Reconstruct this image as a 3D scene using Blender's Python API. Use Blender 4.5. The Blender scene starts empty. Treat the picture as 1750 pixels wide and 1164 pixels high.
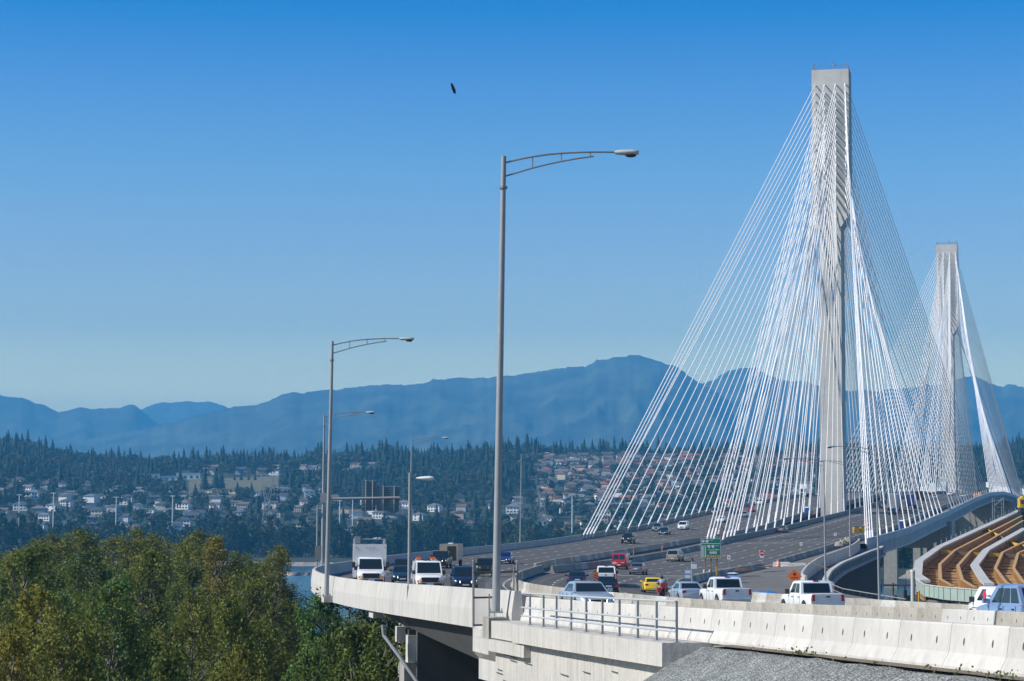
import bpy, bmesh, math, random
import numpy as np
from mathutils import Vector, Matrix
random.seed(7); np.random.seed(7)
SC = bpy.context.scene
COL = SC.collection
R = math.radians

# ---------------------------------------------------------------- camera, sky, sun, exposure
FPX = 3870.0                       # focal length in pixels of the 1750 px wide photograph
PITCH, ROLL = R(4.55), R(0.3)
cam = bpy.data.objects.new('camera', bpy.data.cameras.new('camera'))
cam.data.sensor_width = 36.0
cam.data.lens = FPX / 1750.0 * 36.0
cam.data.clip_start = 0.5; cam.data.clip_end = 60000.0
CAMROT = Matrix.Rotation(R(90) + PITCH, 3, 'X') @ Matrix.Rotation(ROLL, 3, 'Z')
cam.matrix_world = CAMROT.to_4x4()
COL.objects.link(cam); SC.camera = cam

SUN_EL, SUN_AZ = R(38), R(-102)    # azimuth clockwise from +Y
world = bpy.data.worlds.new('World'); SC.world = world; world.use_nodes = True
wn, wl = world.node_tree.nodes, world.node_tree.links
for n in list(wn): wn.remove(n)
out = wn.new('ShaderNodeOutputWorld'); bg = wn.new('ShaderNodeBackground')
sky = wn.new('ShaderNodeTexSky'); sky.sky_type = 'NISHITA'; sky.sun_disc = False
sky.sun_elevation = SUN_EL; sky.sun_rotation = SUN_AZ
sky.air_density = 1.0; sky.dust_density = 0.6; sky.ozone_density = 2.5
geo = wn.new('ShaderNodeNewGeometry'); sep = wn.new('ShaderNodeSeparateXYZ')
rmp = wn.new('ShaderNodeValToRGB'); mul = wn.new('ShaderNodeMix')
mul.data_type = 'RGBA'; mul.blend_type = 'MULTIPLY'; mul.inputs[0].default_value = 1.0
wl.new(geo.outputs['Incoming'], sep.inputs[0])
neg = wn.new('ShaderNodeMath'); neg.operation = 'MULTIPLY'; neg.inputs[1].default_value = -1.0
wl.new(sep.outputs[2], neg.inputs[0]); wl.new(neg.outputs[0], rmp.inputs[0])
cr = rmp.color_ramp
SKYR = [(0.0, (0.9, 0.95, 0.9)), (0.0543, (2.07, 1.729, 0.968)), (0.0837, (1.09, 1.056, 0.92)), (0.1194, (0.804, 0.882, 0.998)), (0.1548, (0.532, 0.807, 1.034)), (0.1899, (0.309, 0.654, 1.05)), (0.2232, (0.039, 0.518, 0.996)), (0.236, (0.039, 0.518, 0.996)), (0.29, (0.2, 0.42, 0.72)), (1.0, (0.22, 0.45, 0.75))]
while len(cr.elements) < len(SKYR): cr.elements.new(0.5)
for e, (p, c) in zip(cr.elements, SKYR): e.position = p; e.color = (*c, 1)
wl.new(sky.outputs[0], mul.inputs[6]); wl.new(rmp.outputs[0], mul.inputs[7])
wl.new(mul.outputs[2], bg.inputs[0]); wl.new(bg.outputs[0], out.inputs[0])
bg.inputs[1].default_value = 0.10
sl = bpy.data.lights.new('sun', 'SUN'); sl.energy = 4.5; sl.angle = R(0.5); sl.color = (1.0, 0.95, 0.87)
sun = bpy.data.objects.new('sun', sl); COL.objects.link(sun)
SUNV = Vector((math.sin(SUN_AZ) * math.cos(SUN_EL), math.cos(SUN_AZ) * math.cos(SUN_EL), math.sin(SUN_EL)))
sun.rotation_euler = SUNV.to_track_quat('Z', 'Y').to_euler(); sun.location = SUNV * 300
SC.view_settings.view_transform = 'Standard'; SC.view_settings.look = 'None'
SC.view_settings.exposure = 0.5; SC.view_settings.gamma = 1.0
SC.cycles.max_bounces = 6; SC.cycles.volume_bounces = 1; SC.cycles.diffuse_bounces = 3
SC.cycles.transparent_max_bounces = 12; SC.cycles.use_denoising = True
WATER = -30.0                      # the camera is the origin; the river lies 30 m below it

# ---------------------------------------------------------------- helpers
def pix(px, py, Y):
    """point on the ray of photo pixel (px, py) at forward distance Y"""
    d = CAMROT @ Vector(((px - 875.0) / FPX, (582.0 - py) / FPX, -1.0))
    return d * (Y / d.y)
def pxz(px, py, Y): p = pix(px, py, Y); return p.x, p.z

class MB:
    def __init__(s): s.v = []; s.f = []; s.mi = []; s.m = 0
    def quad(s, *p):
        i = len(s.v); s.v += [tuple(q) for q in p]; s.f.append(tuple(range(i, i + len(p)))); s.mi.append(s.m); return s
    def faces(s, vs, fs):
        i = len(s.v); s.v += [tuple(q) for q in vs]
        for f in fs: s.f.append(tuple(i + k for k in f)); s.mi.append(s.m)
        return s
    def box(s, c, size, rz=0.0, ax=None):
        hx, hy, hz = size[0] / 2, size[1] / 2, size[2] / 2
        ca, sa = math.cos(rz), math.sin(rz); vs = []
        for dz in (-hz, hz):
            for dx, dy in ((-hx, -hy), (hx, -hy), (hx, hy), (-hx, hy)):
                vs.append((c[0] + dx * ca - dy * sa, c[1] + dx * sa + dy * ca, c[2] + dz))
        return s.faces(vs, [(3, 2, 1, 0), (4, 5, 6, 7), (0, 1, 5, 4), (1, 2, 6, 5), (2, 3, 7, 6), (3, 0, 4, 7)])
    def hexa(s, b, t):
        """4 bottom and 4 top points, both counter-clockwise from above"""
        return s.faces(list(b) + list(t), [(3, 2, 1, 0), (4, 5, 6, 7), (0, 1, 5, 4), (1, 2, 6, 5), (2, 3, 7, 6), (3, 0, 4, 7)])
    def tube(s, p0, p1, r0, r1=None, n=8, cap=True):
        r1 = r0 if r1 is None else r1
        p0, p1 = Vector(p0), Vector(p1); d = (p1 - p0)
        if d.length < 1e-6: return s
        d.normalize(); u = d.orthogonal().normalized(); w = d.cross(u)
        vs = []
        for p, r in ((p0, r0), (p1, r1)):
            for k in range(n):
                a = 2 * math.pi * k / n; vs.append(p + (u * math.cos(a) + w * math.sin(a)) * r)
        fs = [(k, (k + 1) % n, n + (k + 1) % n, n + k) for k in range(n)]
        if cap: fs += [tuple(range(n - 1, -1, -1)), tuple(range(n, 2 * n))]
        return s.faces(vs, fs)
    def path(s, pts, r, n=6):
        for a, b in zip(pts[:-1], pts[1:]): s.tube(a, b, r, r, n)
        return s
    def loft(s, rings, cap=True, closed=True):
        n = len(rings[0]); vs = [p for r in rings for p in r]; fs = []
        for i in range(len(rings) - 1):
            for k in range(n if closed else n - 1):
                k2 = (k + 1) % n
                fs.append((i * n + k, i * n + k2, (i + 1) * n + k2, (i + 1) * n + k))
        if cap and closed: fs += [tuple(range(n - 1, -1, -1)), tuple(range((len(rings) - 1) * n, len(rings) * n))]
        return s.faces(vs, fs)
    def disc(s, c, ax, r, n=12):
        ax = Vector(ax).normalized(); u = ax.orthogonal().normalized(); w = ax.cross(u); c = Vector(c)
        return s.quad(*[c + (u * math.cos(2 * math.pi * k / n) + w * math.sin(2 * math.pi * k / n)) * r for k in range(n)])
    def ellipsoid(s, c, r, nu=10, nv=6):
        rings = []
        for j in range(1, nv):
            t = math.pi * j / nv
            rings.append([(c[0] + r[0] * math.sin(t) * math.cos(2 * math.pi * k / nu), c[1] + r[1] * math.sin(t) * math.sin(2 * math.pi * k / nu), c[2] - r[2] * math.cos(t)) for k in range(nu)])
        return s.loft(rings)
    def mesh(s, name, mats, smooth=None):
        me = bpy.data.meshes.new(name)
        me.from_pydata(s.v, [], s.f)
        for m in (mats if isinstance(mats, (list, tuple)) else [mats]): me.materials.append(m)
        if any(s.mi): me.polygons.foreach_set('material_index', s.mi)
        if smooth is not None:
            me.polygons.foreach_set('use_smooth', [True] * len(s.f)); me.set_sharp_from_angle(angle=R(smooth))
        me.update(); return me
    def build(s, name, mats, parent=None, smooth=None):
        return link(name, s.mesh(name, mats, smooth), parent)

def link(name, data, parent=None):
    o = bpy.data.objects.new(name, data); COL.objects.link(o)
    if parent is not None: o.parent = parent
    return o
def thing(name, label, cat, loc=(0, 0, 0), rz=0.0, group=None, data=None):
    o = link(name, data); o.location = loc; o.rotation_euler = (0, 0, rz)
    return tag(o, label, cat, group)
def tag(o, label, cat, group=None):
    o['label'] = label; o['category'] = cat
    if group: o['group'] = group
    return o
def struct(o): o['kind'] = 'structure'; return o
def dup(o, parent=None):
    c = o.copy(); COL.objects.link(c)
    if parent is not None: c.parent = parent
    for ch in list(o.children): dup(ch, c)
    return c

# ---------------------------------------------------------------- materials
def mat(name, col, rough=0.7, metal=0.0, spec=0.5, noise=None, streak=None, bump=None, rnd=0.0, coat=0.0, emit=None, trans=0.0):
    """noise=(scale, amount[, colour2]) blotches in object space; streak=(scale, amount) vertical run-off streaks; bump=(scale, strength)"""
    m = bpy.data.materials.new(name); m.use_nodes = True
    nt = m.node_tree; n = nt.nodes; l = nt.links; b = n['Principled BSDF']
    b.inputs['Base Color'].default_value = (*col, 1); b.inputs['Roughness'].default_value = rough
    b.inputs['Metallic'].default_value = metal; b.inputs['Specular IOR Level'].default_value = spec
    if coat: b.inputs['Coat Weight'].default_value = coat; b.inputs['Coat Roughness'].default_value = 0.04
    tc = n.new('ShaderNodeTexCoord'); cur = None
    def mixn(a_col, fac, c2, mode='MIX'):
        x = n.new('ShaderNodeMix'); x.data_type = 'RGBA'; x.blend_type = mode
        if isinstance(a_col, tuple): x.inputs[6].default_value = (*a_col, 1)
        else: l.new(a_col, x.inputs[6])
        l.new(fac, x.inputs[0])
        if isinstance(c2, tuple): x.inputs[7].default_value = (*c2, 1)
        else: l.new(c2, x.inputs[7])
        return x.outputs[2]
    cur = tuple(col)
    if noise:
        for k, (sc_, am) in enumerate(((noise[0], noise[1]), (noise[0] * 5.3, noise[1] * 0.6))):
            t = n.new('ShaderNodeTexNoise'); t.inputs['Scale'].default_value = sc_; t.inputs['Detail'].default_value = 5
            l.new(tc.outputs['Object'], t.inputs['Vector'])
            mr = n.new('ShaderNodeMapRange'); mr.inputs[1].default_value = 0.35; mr.inputs[2].default_value = 0.7
            mr.inputs[3].default_value = 0; mr.inputs[4].default_value = am; l.new(t.outputs[0], mr.inputs[0])
            c2 = noise[2] if len(noise) > 2 and k == 0 else tuple(c * 0.45 for c in col)
            cur = mixn(cur, mr.outputs[0], c2)
    if streak:
        mp = n.new('ShaderNodeMapping'); mp.inputs['Scale'].default_value = (streak[0], streak[0], streak[0] * 0.06)
        l.new(tc.outputs['Object'], mp.inputs[0])
        t = n.new('ShaderNodeTexNoise'); t.inputs['Scale'].default_value = 1.0; t.inputs['Detail'].default_value = 4
        l.new(mp.outputs[0], t.inputs['Vector'])
        mr = n.new('ShaderNodeMapRange'); mr.inputs[1].default_value = 0.45; mr.inputs[2].default_value = 0.75
        mr.inputs[3].default_value = 0; mr.inputs[4].default_value = streak[1]; l.new(t.outputs[0], mr.inputs[0])
        cur = mixn(cur, mr.outputs[0], tuple(c * 0.35 for c in col))
    if rnd:
        oi = n.new('ShaderNodeObjectInfo'); hs = n.new('ShaderNodeHueSaturation')
        mr = n.new('ShaderNodeMapRange'); mr.inputs[3].default_value = 1 - rnd; mr.inputs[4].default_value = 1 + rnd
        l.new(oi.outputs['Random'], mr.inputs[0]); l.new(mr.outputs[0], hs.inputs['Value'])
        if isinstance(cur, tuple): hs.inputs['Color'].default_value = (*cur, 1)
        else: l.new(cur, hs.inputs['Color'])
        cur = hs.outputs[0]
    if not isinstance(cur, tuple): l.new(cur, b.inputs['Base Color'])
    if bump:
        t = n.new('ShaderNodeTexNoise'); t.inputs['Scale'].default_value = bump[0]; t.inputs['Detail'].default_value = 6
        l.new(tc.outputs['Object'], t.inputs['Vector'])
        bm = n.new('ShaderNodeBump'); bm.inputs['Strength'].default_value = bump[1]; bm.inputs['Distance'].default_value = 0.1
        l.new(t.outputs[0], bm.inputs['Height']); l.new(bm.outputs[0], b.inputs['Normal'])
    if emit: b.inputs['Emission Color'].default_value = (*emit[0], 1); b.inputs['Emission Strength'].default_value = emit[1]
    return m

M = {}
M['parapet'] = mat('parapet_concrete', (0.52, 0.505, 0.475), 0.85, noise=(0.25, 0.25), streak=(2.2, 0.30), bump=(6, 0.1))
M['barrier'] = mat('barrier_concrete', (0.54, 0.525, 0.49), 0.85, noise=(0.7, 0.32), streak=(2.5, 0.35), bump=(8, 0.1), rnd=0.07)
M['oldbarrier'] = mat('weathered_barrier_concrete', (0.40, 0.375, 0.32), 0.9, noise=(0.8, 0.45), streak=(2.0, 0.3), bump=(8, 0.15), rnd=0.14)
M['tower'] = mat('tower_concrete', (0.56, 0.545, 0.51), 0.85, noise=(0.12, 0.25), streak=(0.7, 0.18))
M['concrete'] = mat('grey_concrete', (0.36, 0.345, 0.31), 0.88, noise=(0.4, 0.35), streak=(1.2, 0.35), bump=(5, 0.1))
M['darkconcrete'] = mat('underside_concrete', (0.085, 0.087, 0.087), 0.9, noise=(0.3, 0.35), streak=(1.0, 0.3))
M['wall'] = mat('abutment_concrete', (0.51, 0.49, 0.45), 0.9, noise=(0.5, 0.25), streak=(5.0, 0.35), bump=(7, 0.2))
M['girder'] = mat('girder_panel', (0.74, 0.75, 0.75), 0.7, noise=(0.15, 0.3), streak=(1.0, 0.3))
M['asphalt'] = mat('asphalt', (0.122, 0.119, 0.115), 0.92, spec=0.25, noise=(0.05, 0.35), bump=(9, 0.1))
M['pale_asphalt'] = mat('worn_pavement', (0.17, 0.165, 0.155), 0.95, spec=0.2, noise=(0.12, 0.4), bump=(5, 0.2))
M['track'] = mat('asphalt_wheel_track', (0.098, 0.096, 0.093), 0.9, spec=0.25, noise=(0.06, 0.4))
M['paint_white'] = mat('road_paint', (0.62, 0.61, 0.58), 0.8, noise=(1.5, 0.5))
M['galv'] = mat('galvanised_steel', (0.30, 0.325, 0.345), 0.5, metal=0.1, noise=(0.8, 0.25))
M['steel'] = mat('dull_steel', (0.25, 0.26, 0.27), 0.5, metal=0.4, noise=(1.0, 0.3))
M['darksteel'] = mat('dark_steel', (0.05, 0.052, 0.055), 0.5, metal=0.3)
M['cable'] = mat('cable_sheath', (0.80, 0.80, 0.80), 0.45)
M['rust'] = mat('rusty_steel', (0.20, 0.105, 0.05), 0.9, noise=(0.6, 0.5, (0.10, 0.045, 0.02)), streak=(1.5, 0.4))
M['rustpale'] = mat('pale_weathering_steel', (0.52, 0.31, 0.125), 0.85, noise=(0.5, 0.35, (0.30, 0.15, 0.06)), streak=(1.5, 0.3))
M['darkrust'] = mat('dark_red_steel', (0.09, 0.045, 0.035), 0.9, noise=(1.0, 0.5))
M['yellow'] = mat('yellow_paint', (0.72, 0.42, 0.03), 0.5, noise=(1.5, 0.2))
M['orange'] = mat('orange_sheeting', (0.85, 0.18, 0.02), 0.55, noise=(2.0, 0.1))
M['red'] = mat('red_paint', (0.55, 0.03, 0.03), 0.4)
M['white'] = mat('white_paint', (0.78, 0.78, 0.76), 0.45, noise=(1.2, 0.06))
M['black'] = mat('black_plastic', (0.018, 0.018, 0.02), 0.55)
M['blue'] = mat('blue_plastic', (0.03, 0.20, 0.55), 0.45, noise=(1.0, 0.15))
M['signgreen'] = mat('green_sign_sheeting', (0.0, 0.17, 0.115), 0.5, noise=(0.8, 0.08))
M['signwhite'] = mat('white_sign_sheeting', (0.72, 0.73, 0.74), 0.5)
M['signback'] = mat('sign_aluminium', (0.075, 0.19, 0.27), 0.55, metal=0.0, noise=(0.7, 0.2))
M['skin'] = mat('skin', (0.5, 0.3, 0.22), 0.6)
M['wood'] = mat('weathered_wood', (0.28, 0.20, 0.12), 0.9, noise=(1.0, 0.4))
M['greennet'] = mat('green_mesh_panel', (0.28, 0.40, 0.33), 0.8, noise=(1.2, 0.5, (0.45, 0.47, 0.45)))
M['joint'] = mat('pour_joint_concrete', (0.45, 0.44, 0.41), 0.9)
M['slot'] = mat('barrier_slot', (0.07, 0.065, 0.06), 0.9)
LUM = mat('luminaire_housing', (.42, .45, .46), .45)
M['rock'] = mat('riprap_rock', (0.30, 0.27, 0.23), 0.95, noise=(0.3, 0.6), bump=(1.0, 1.0))

# ---------------------------------------------------------------- road alignment (X, z against forward distance Y)
GY = np.arange(-80.0, 1901.0, 1.0)
def curve(tab, sig=11.0):
    t = np.array(tab, float); g = []
    k = np.arange(-40, 41); w = np.exp(-0.5 * (k / sig) ** 2); w /= w.sum()
    for c in (1, 2):
        a = np.interp(GY, t[:, 0], t[:, c])
        lo = a[0] + (a[1] - a[0]) * np.arange(-40, 0); hi = a[-1] + (a[-1] - a[-2]) * np.arange(1, 41)
        g.append(np.convolve(np.concatenate([lo, a, hi]), w, 'valid'))
    return g
def fn(g):
    return lambda Y: (float(np.interp(Y, GY, g[0])), float(np.interp(Y, GY, g[1])))
AX0, AXM = 83.7, 0.258                     # axis of the straight cable-stayed part
def axx(Y): return AX0 + AXM * (Y - 592.0)
KS = math.sqrt(1 + AXM ** 2)
ZB = [(418, -3.4), (480, -1.9), (545, 0.7), (592, 2.4), (650, 4.6), (720, 7.2), (820, 10.2), (940, 12.2), (1047, 12.6), (1150, 11.8), (1250, 10.3), (1400, 6.5), (1600, 0.5), (1900, -9.0)]
def bridge(off): return [(Y, axx(Y) + off * KS, z) for Y, z in ZB if Y >= 592]
LE = fn(curve([(-80, 31.77, -1.0), (0, 15.77, -1.75), (37, 8.37, -2.48), (56, 4.57, -2.93), (73.6, 1.05, -3.35), (86, -1.43, -3.5), (102, -4.6, -3.85), (116.5, -7.6, -4.1),
    (131, -10.4, -4.25), (165, -14.4, -4.6), (205, -17.0, -5.05), (240, -17.05, -5.35), (268, -14.7, -5.2), (305, -10.2, -5.05), (345, -3.4, -4.8), (370, 1.2, -4.55), (396, 7.6, -4.05), (418, 13.2, -3.4), (480, 27.3, -1.9), (545, 42.3, 0.7)] + bridge(-29.5)))
ML = fn(curve([(-80, 49.5, -2.0), (0, 33.5, -2.9), (79, 17.7, -3.8), (115, 10.5, -4.85), (130, 7.6, -5.0), (150, 3.7, -5.25), (167, 1.1, -5.45), (185, 0.0, -5.6), (205, -0.3, -5.7), (225, 0.5, -5.75), (245, 1.8, -5.8),
    (268, 3.1, -5.75), (285, 5.3, -5.6), (330, 12.1, -5.5), (375, 24.4, -4.5), (400, 31.5, -3.8), (420, 38.0, -3.3), (480, 52.2, -1.9), (545, 67.4, 0.7)] + bridge(-5.0)))
MR = fn(curve([(-80, 50.1, -2.0), (0, 34.1, -2.9), (79, 18.3, -3.8), (115, 11.1, -4.85), (130, 8.2, -5.0), (150, 4.3, -5.25), (167, 1.7, -5.45), (185, 0.7, -5.6), (205, 0.4, -5.7), (225, 1.3, -5.75), (245, 2.6, -5.9),
    (265, 4.1, -6.0), (320, 14.3, -6.2), (365, 24.9, -5.5), (385, 30.3, -5.0), (420, 41.8, -3.4), (480, 57.5, -1.9), (545, 75.9, 0.7)] + bridge(5.0)))
RE = fn(curve([(-80, 68.0, -4.3), (0, 52.0, -4.6), (122, 27.6, -5.3), (139, 24.2, -5.6), (167, 18.6, -6.0), (190, 15.9, -6.4), (215, 15.2, -6.7), (240, 17.1, -6.9), (275, 22.9, -6.95), (300, 28.8, -6.9), (335, 38.3, -6.5),
    (375, 50.5, -5.0), (395, 56.7, -4.1), (420, 64.0, -3.3), (480, 79.8, -1.9), (545, 96.8, 0.7)] + bridge(25.0)))
OE = fn(curve([(400, 61.8, -3.9), (413, 65.9, -3.5), (480, 84.0, -1.9), (545, 101.6, 0.7)] + bridge(29.5), 4.0))
RAMP = fn(curve([(120, 45.0, -6.3), (190, 33.8, -6.9), (230, 32.4, -7.0), (262, 33.3, -7.0), (295, 38.4, -6.5), (325, 44.1, -5.9), (375, 55.9, -4.9), (400, 61.5, -3.9), (413, 63.0, -3.6)], 6.0))
def tang(fun, Y):
    a, b = fun(Y - 2), fun(Y + 2); return math.atan2(b[0] - a[0], 4.0)      # heading clockwise from +Y
def roadz(X, Y, right):
    a, b = (MR(Y), RE(Y)) if right else (LE(Y), ML(Y))
    t = (X - a[0]) / (b[0] - a[0]); return a[1] + (b[1] - a[1]) * t, t
def on_road(px, py, right):
    """where the ray of a photo pixel meets a carriageway"""
    prev = None; Y = 45.0
    while Y < 1300:
        p = pix(px, py, Y); z, t = roadz(p.x, Y, right)
        ok = -0.08 < t < 1.08
        d = p.z - z
        if ok and prev is not None and prev > 0 >= d:
            return Vector((p.x, Y, z)), t
        prev = d if ok else None
        Y += 0.5
    return None, None
# ================================================================ roads
def ribbon(name, fa, fb, Y0, Y1, m, step=4.0, dz=0.0, ta=0.0, tb=1.0, n=1, parent=None):
    mb = MB(); Ys = list(np.arange(Y0, Y1, step)) + [Y1]; rows = []
    for Y in Ys:
        a, b = fa(Y), fb(Y)
        rows.append([(a[0] + (b[0] - a[0]) * t, Y, a[1] + (b[1] - a[1]) * t + dz) for t in [ta + (tb - ta) * k / n for k in range(n + 1)]])
    mb.loft(rows, cap=False, closed=False)
    return mb.build(name, m, parent)
struct(ribbon('road', LE, ML, -60, 1700, M['asphalt'], 3, n=6))
struct(ribbon('road', MR, RE, -60, 1700, M['asphalt'], 3, n=6))
struct(ribbon('median_strip', ML, MR, -60, 424, M['pale_asphalt'], 3, dz=-0.02))
def marks(fa, fb, fr, Y0, Y1, w=0.15, dash=None):
    mb = MB(); Y = Y0
    while Y < Y1:
        L = dash[0] if dash else 6.0
        y2 = min(Y + L, Y1); q = []
        for yy, s in ((Y, 0), (Y, 1), (y2, 1), (y2, 0)):
            a, b = fa(yy), fb(yy); wd = b[0] - a[0]; t = fr + (w / wd) * (s - 0.5)
            q.append((a[0] + wd * t, yy, a[1] + (b[1] - a[1]) * t + 0.010))
        mb.quad(*q); Y += dash[1] if dash else 6.0
    return struct(mb.build('road_marking', M['paint_white']))
for fa, fb in ((LE, ML), (MR, RE)):
    for fr in (0.21, 0.405, 0.6, 0.795): marks(fa, fb, fr, 20 + fr * 5, 1400, 0.17, (3.0, 9.0))
    for fr in (0.035, 0.965): marks(fa, fb, fr, -40, 1400, 0.16)
marks(MR, RE, 0.16, 424, 760, 0.2)
def tracks(fa, fb, fr, Y0, Y1, w=0.75):
    mb = MB(); rows = []
    for Y in np.arange(Y0, Y1, 3.0):
        a, b = fa(Y), fb(Y); wd = b[0] - a[0]; rows.append([(a[0] + wd * t, Y, a[1] + (b[1] - a[1]) * t + .004) for t in (fr - w / wd / 2, fr + w / wd / 2)])
    mb.loft(rows, cap=False, closed=False); return struct(mb.build('wheel_track', M['track']))
for fa, fb in ((LE, ML), (MR, RE)):
    for c_ in (.12, .307, .50, .70, .88):
        for d_ in (-.042, .042): tracks(fa, fb, c_ + d_, -40, 1300)
for fa, fb, y in ((LE, ML, 416.0), (MR, RE, 410.0)):      # expansion joints
    mb = MB(); a, b, a2, b2 = fa(y), fb(y), fa(y + .5), fb(y + .5)
    mb.quad((a[0], y, a[1] + .012), (b[0], y, b[1] + .012), (b2[0], y + .5, b2[1] + .012), (a2[0], y + .5, a2[1] + .012))
    struct(mb.build('road_joint', M['paint_white']))

# ---------------------------------------------------------------- precast barriers
def barrier_mesh(L, h, m, holes=False):
    mb = MB(); pr = [(-0.30, 0), (-0.30, 0.07), (-0.17, 0.30 * h / 0.81), (-0.105, h - 0.03), (-0.085, h), (0.085, h), (0.105, h - 0.03), (0.17, 0.30 * h / 0.81), (0.30, 0.07), (0.30, 0)]
    g = 0.006
    mb.loft([[(x, -L / 2 + g, z) for x, z in pr], [(x, L / 2 - g, z) for x, z in pr]])
    if holes:
        mb.m = 1
        for sx in (-1, 1):
            for y in (-L / 4, L / 4):
                c = Vector((sx * 0.140, y, 0.50 * h / .81))
                nrm = Vector((sx, 0, 0.13)).normalized(); up = Vector((-0.13 * sx, 0, 1)).normalized()
                mb.quad(*[c + nrm * 0.004 + Vector((0, 1, 0)) * math.cos(k * math.pi / 5) * 0.036 + up * math.sin(k * math.pi / 5) * 0.072 for k in range(10)])
    return mb.mesh('barrier', [m, M['slot']])
MESH_B = {k: barrier_mesh(2.5, 0.81, M[k], True) for k in ('barrier', 'oldbarrier')}
def barrier_row(fun, Y0, Y1, mk, label, group, off=0.0, alt=0.0, name='concrete_barrier'):
    Y = Y0; k = 0
    while Y < Y1:
        a = tang(fun, Y + 1.2); yc = Y + 1.25 * math.cos(a); p = fun(yc)
        o = link(name, MESH_B['barrier' if random.random() < alt else mk])
        slope = (fun(yc + 1)[1] - fun(yc - 1)[1]) / 2
        o.location = (p[0] + off * math.cos(a), yc - off * math.sin(a), p[1] - 0.01)
        o.rotation_euler = (math.atan(slope), 0, -a); tag(o, label, 'barrier', group)
        Y += 2.5 * math.cos(a); k += 1
MED = lambda Y: ((ML(Y)[0] + MR(Y)[0]) / 2, (ML(Y)[1] + MR(Y)[1]) / 2)
barrier_row(LE, 16, 76, 'barrier', 'pale precast concrete barrier segment in the front row above the gravel slope', 'front row of pale barrier segments', off=0.3)
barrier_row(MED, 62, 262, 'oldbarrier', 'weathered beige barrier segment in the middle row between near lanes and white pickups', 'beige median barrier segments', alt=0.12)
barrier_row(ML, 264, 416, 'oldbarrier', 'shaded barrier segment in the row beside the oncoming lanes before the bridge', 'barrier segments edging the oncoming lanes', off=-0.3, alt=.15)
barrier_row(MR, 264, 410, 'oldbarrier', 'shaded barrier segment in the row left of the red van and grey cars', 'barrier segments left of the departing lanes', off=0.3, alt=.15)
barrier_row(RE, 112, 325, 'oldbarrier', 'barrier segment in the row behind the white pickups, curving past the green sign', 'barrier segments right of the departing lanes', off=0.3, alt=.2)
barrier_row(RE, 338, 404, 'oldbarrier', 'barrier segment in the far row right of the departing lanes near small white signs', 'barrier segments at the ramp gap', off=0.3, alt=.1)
for k, (px, py, Y, rz) in enumerate(((1336, 957, 328, 1.25), (1362, 962, 324, 1.45))):
    p = pix(px, py, Y); o = link('concrete_barrier', MESH_B['barrier']); p.z = RE(Y)[1] + .01
    o.location = p; o.rotation_euler = (0, 0, rz); tag(o, 'pale barrier segment turned across the closed ramp beside the orange drum', 'barrier', 'barrier segments across the closed ramp')

# ================================================================ approach viaduct
def curb(name, fun, Y0, Y1, prof, m, parent=None, step=4.0, smooth=None):
    """sweep a profile (offset to the right, height above the road) along an alignment"""
    mb = MB(); rings = []
    for Y in list(np.arange(Y0, Y1, step)) + [Y1]:
        a = tang(fun, Y); x, z = fun(Y)
        rings.append([(x + o * math.cos(a), Y - o * math.sin(a), z + h) for o, h in prof])
    mb.loft(rings[::-1]); return mb.build(name, m, parent, smooth)
via = thing('approach_viaduct', 'pale concrete road viaduct curving left above the trees towards the bridge', 'viaduct')
PAR = [(-0.30, -0.44), (-0.30, 0.25), (-0.20, 0.98), (-0.17, 1.0), (0.0, 1.0), (0.03, 0.97), (0.10, 0.30), (0.22, 0.08), (0.22, -0.44)]
for k, (y0, y1) in enumerate(((77.2, 104.5), (104.53, 134), (134.03, 172), (172.03, 240), (240.03, 330), (330.03, 417))):
    curb('parapet', LE, y0, y1, PAR, M['parapet'], via, 1.5)
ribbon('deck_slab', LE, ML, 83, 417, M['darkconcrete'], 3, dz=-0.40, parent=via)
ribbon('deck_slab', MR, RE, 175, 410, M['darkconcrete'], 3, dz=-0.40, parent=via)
curb('deck_edge', RE, 112, 410, [(0.0, -1.6), (0.0, -0.02), (0.7, -0.02), (0.7, -1.6)], M['oldbarrier'], via)
mb = MB(); ra, rb, rc = [], [], []        # haunched flank and soffit of the end span
for Y in np.linspace(83.4, 112, 16):
    x, z = LE(Y); t = (112 - Y) / 28.6; d = 0.42 + 1.75 * t ** 0.85
    ra.append((x - 0.05, Y, z - 0.41)); rb.append((x + 0.12 + 1.0 * t, Y, z - d)); rc.append((x + 9, Y, z - d - .02))
mb.loft([[a, b, c] for a, b, c in zip(ra, rb, rc)], cap=False, closed=False)
mb.quad(ra[0], rb[0], rc[0]); mb.build('haunch', M['darkconcrete'], via)
mb = MB(); x, z = LE(112); mb.box((x - .02, 112.6, z - .55), (0.5, 1.6, 0.5), .19); mb.build('corbel', M['parapet'], via)
def pier(Y, x0, x1, ztop, th, m, nm='pier'):
    mb = MB(); a = -0.19; c = ((x0 + x1) / 2, Y)
    mb.box((c[0], c[1], (ztop - 34) / 2), (x1 - x0, th, ztop + 34), 0.19); return mb.build(nm, m, via)
pier(103, -4.9, -3.4, -6.35, 1.5, M['concrete'])
for bx_ in (((-4.35, 102.6, -5.75), (0.62, 0.7, 1.2)), ((-5.05, 104.5, -5.2), (0.4, 0.5, .7))): mb = MB(); mb.box(*bx_, .19); mb.build('bearing_block', M['parapet'], via)
mb = MB(); mb.box((-3.7, 102.6, -5.3), (0.35, 0.35, 1.0), .19); mb.box((-4.35, 102.6, -5.02), (0.5, 0.5, 0.25), .19); mb.build('bearing', M['darksteel'], via)
mb = MB(); mb.path([pix(654, 1068, 102), pix(656, 1086, 102), pix(684, 1124, 101.5), pix(716, 1170, 101), pix(760, 1240, 100.5)], 0.085, 8); mb.build('drain_pipe', M['galv'], via)
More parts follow.
